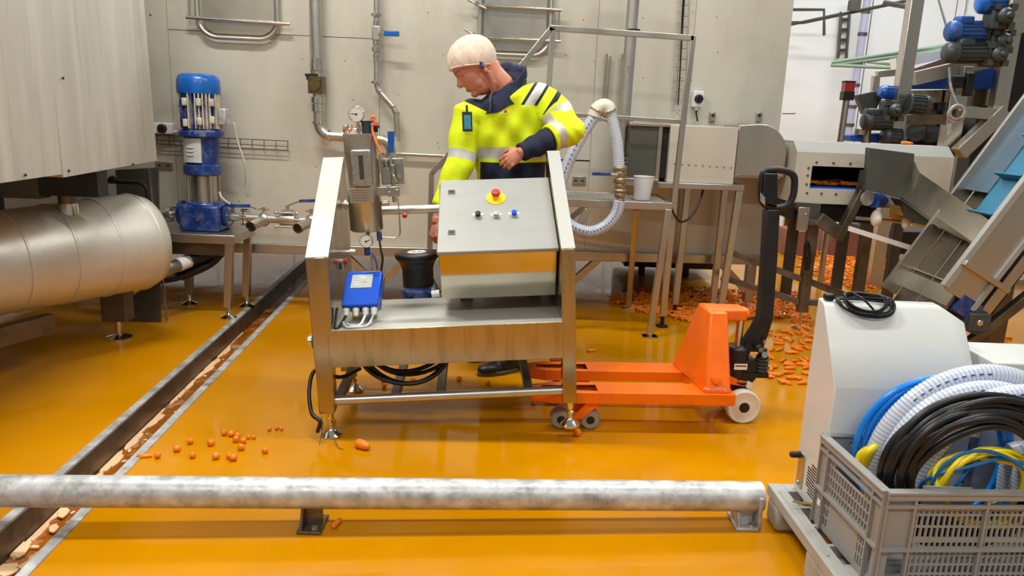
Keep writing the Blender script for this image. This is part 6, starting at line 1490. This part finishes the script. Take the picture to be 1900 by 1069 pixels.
mb = MB(); mb.box((1.585, 2.36, .1405), (1.86, 2.60, .72)); single('white_case', mb, K['white'], 'second white case at the right edge behind the hoses', 'case', bevel=.006)

# ================================================================== CARROTS
def carrot_mesh(name, L_, r0, r1, seg=10):
    mb = MB(); prof = [(0, -L_/2), (r0*.6, -L_/2+.001), (r0, -L_/2+r0*.5), (r0*1.02, -L_*.1), (r0*.9, L_*.2), (r1, L_/2-r1*.6), (r1*.5, L_/2), (0, L_/2+.0005)]
    mb.lathe(prof, (0, 0, 0), (1, 0, 0), seg); me = _mesh(name, mb, K['carrot']); return me
CMESH = [carrot_mesh('carrot', .075, .0115, .007), carrot_mesh('carrot', .06, .010, .006), carrot_mesh('carrot', .09, .012, .005)]
BALL = [carrot_mesh('carrot_piece', .030, .0145, .012, 14), carrot_mesh('carrot_piece', .024, .013, .012, 14), carrot_mesh('carrot_piece', .016, .010, .009, 12)]
def put(me, p, rz, r, label, cat, group=None, tilt=0.0, name=None):
    o = bpy.data.objects.new(name or me.name.split('.')[0], me)
    Mw = Matrix.Translation(V((p.x, p.y, r))) @ Matrix.Rotation(rz, 4, 'Z') @ Matrix.Rotation(tilt, 4, 'Y')
    COL.objects.link(o); o.matrix_world = Mw; W[o.name] = Mw; return _props(o, label, cat, group)
rnd = random.Random(15)
near = [(293, 846), (329, 834), (353, 820), (392, 823), (358, 846), (401, 848), (426, 847), (433, 851), (416, 804), (430, 806), (441, 809), (438, 816), (451, 819), (448, 831), (492, 837), (461, 811), (471, 811), (500, 796), (513, 794), (522, 795)]
for i, (px, py) in enumerate(near):
    k = 2 if i >= 15 else (0 if i % 2 else 1)
    put(BALL[k], fl(px, py+4), rnd.uniform(0, 6), (.0145, .013, .010)[k], 'stubby orange carrot piece in the loose cluster on the floor right of the channel', 'carrot piece', 'carrot pieces by the channel')
solo = [(268, 846, CMESH[1], 'thin carrot sliver lying on the right edge of the drainage channel', .2, .006),
        (673, 830, carrot_mesh('carrot', .075, .021, .015, 16), 'fat bright carrot lying in front of the left front cart leg', -.5, .020),
        (1071, 806, carrot_mesh('carrot_piece', .032, .019, .017, 16), 'round carrot stub touching the right front cart foot', .8, .018),
        (625, 972, CMESH[1], 'short carrot just behind the guard rail by its left bracket', 1.3, .010),
        (618, 784, BALL[0], 'carrot piece behind the left front foot of the cart', 1.0, .0145),
        (712, 706, BALL[0], 'upper of two touching carrot pieces under the cart', .4, .0145),
        (713, 716, BALL[1], 'lower of two touching carrot pieces under the cart', 1.9, .013),
        (766, 707, BALL[0], 'carrot piece under the cart inside the hanging cable coil', .9, .0145),
        (852, 704, BALL[0], 'carrot piece under the cart just left of the dark shoe', .1, .0145),
        (905, 712, BALL[0], 'carrot piece under the cart right at the dark shoe', 2.2, .0145),
        (990, 747, BALL[1], 'carrot piece below the tip of the near orange fork', .7, .013),
        (1097, 650, CMESH[1], 'lone carrot on the wet floor left of the platform foot', .2, .010)]
for px, py, me, lab, rz, r in solo: put(me, fl(px, py+3), rz, r, lab, 'carrot')
q = at(1692, 271, 5.35); put(CMESH[2], V((q.x, 5.42, 0)), .1, 1.358, 'bright carrot left on top of the sorting machine hood', 'carrot')
def inpoly(x, y, P):
    c = False; j = len(P)-1
    for i in range(len(P)):
        if (P[i][1] > y) != (P[j][1] > y) and x < (P[j][0]-P[i][0])*(y-P[i][1])/(P[j][1]-P[i][1])+P[i][0]: c = not c
        j = i
    return c
def sample(P, n):
    xs = [p[0] for p in P]; ys = [p[1] for p in P]; out = []
    while len(out) < n:
        x, y = rnd.uniform(min(xs), max(xs)), rnd.uniform(min(ys), max(ys))
        if inpoly(x, y, P): out.append((x, y))
    return out
ZA = [(1150, 545), (1240, 536), (1500, 545), (1500, 640), (1470, 600), (1440, 592), (1290, 600), (1200, 585), (1130, 560)]
ZC = [(1480, 470), (1560, 445), (1650, 470), (1645, 520), (1620, 545), (1540, 530), (1500, 505)]
ZD = [(1418, 605), (1500, 600), (1500, 720), (1430, 720)]
ZE = [(1800, 625), (1870, 620), (1870, 655), (1808, 650)]
for zone, n_, lab, grp in ((ZA, 110, 'orange carrot lying in the wet heap on the floor behind the truck', 'carrots heaped behind the truck'),
                           (ZC, 70, 'orange carrot strewn on the floor below the sorting machine', 'carrots strewn below the sorting machine'),
                           (ZD, 60, 'orange carrot scattered on the wet floor between truck handle and white cabinet', 'carrots scattered beside the truck handle'),
                           (ZE, 10, 'orange carrot on the floor right of the white cabinet by the conveyor leg', 'carrots by the conveyor leg')):
    for (px, py) in sample(zone, n_):
        k = rnd.randrange(3); put(CMESH[k], fl(px, py), rnd.uniform(0, 6.3), .0115+(.012 if zone is ZA else 0)*rnd.random(), lab, 'carrot', grp, rnd.uniform(-.12, .12))
mb = MB()
for zone, n_, zt_ in ((ZA, 900, .02), (ZC, 520, .012), ([(1440, 440), (1500, 430), (1520, 470), (1480, 500)], 60, .005)):
    for (px, py) in sample(zone, n_):
        c = fl(px, py)+V((0, 0, .009+zt_*rnd.random())); a = rnd.uniform(0, 6.3); d = V((math.cos(a), math.sin(a), rnd.uniform(-.1, .1)))*rnd.uniform(.025, .045)
        mb.tube([c-d, c+d*.3, c+d], [.009, .010, .004], 6)
single('carrot_heap', mb, K['carrot'], 'wet mass of spilled carrots spread behind the truck and below the machine', 'carrots', kind='stuff')
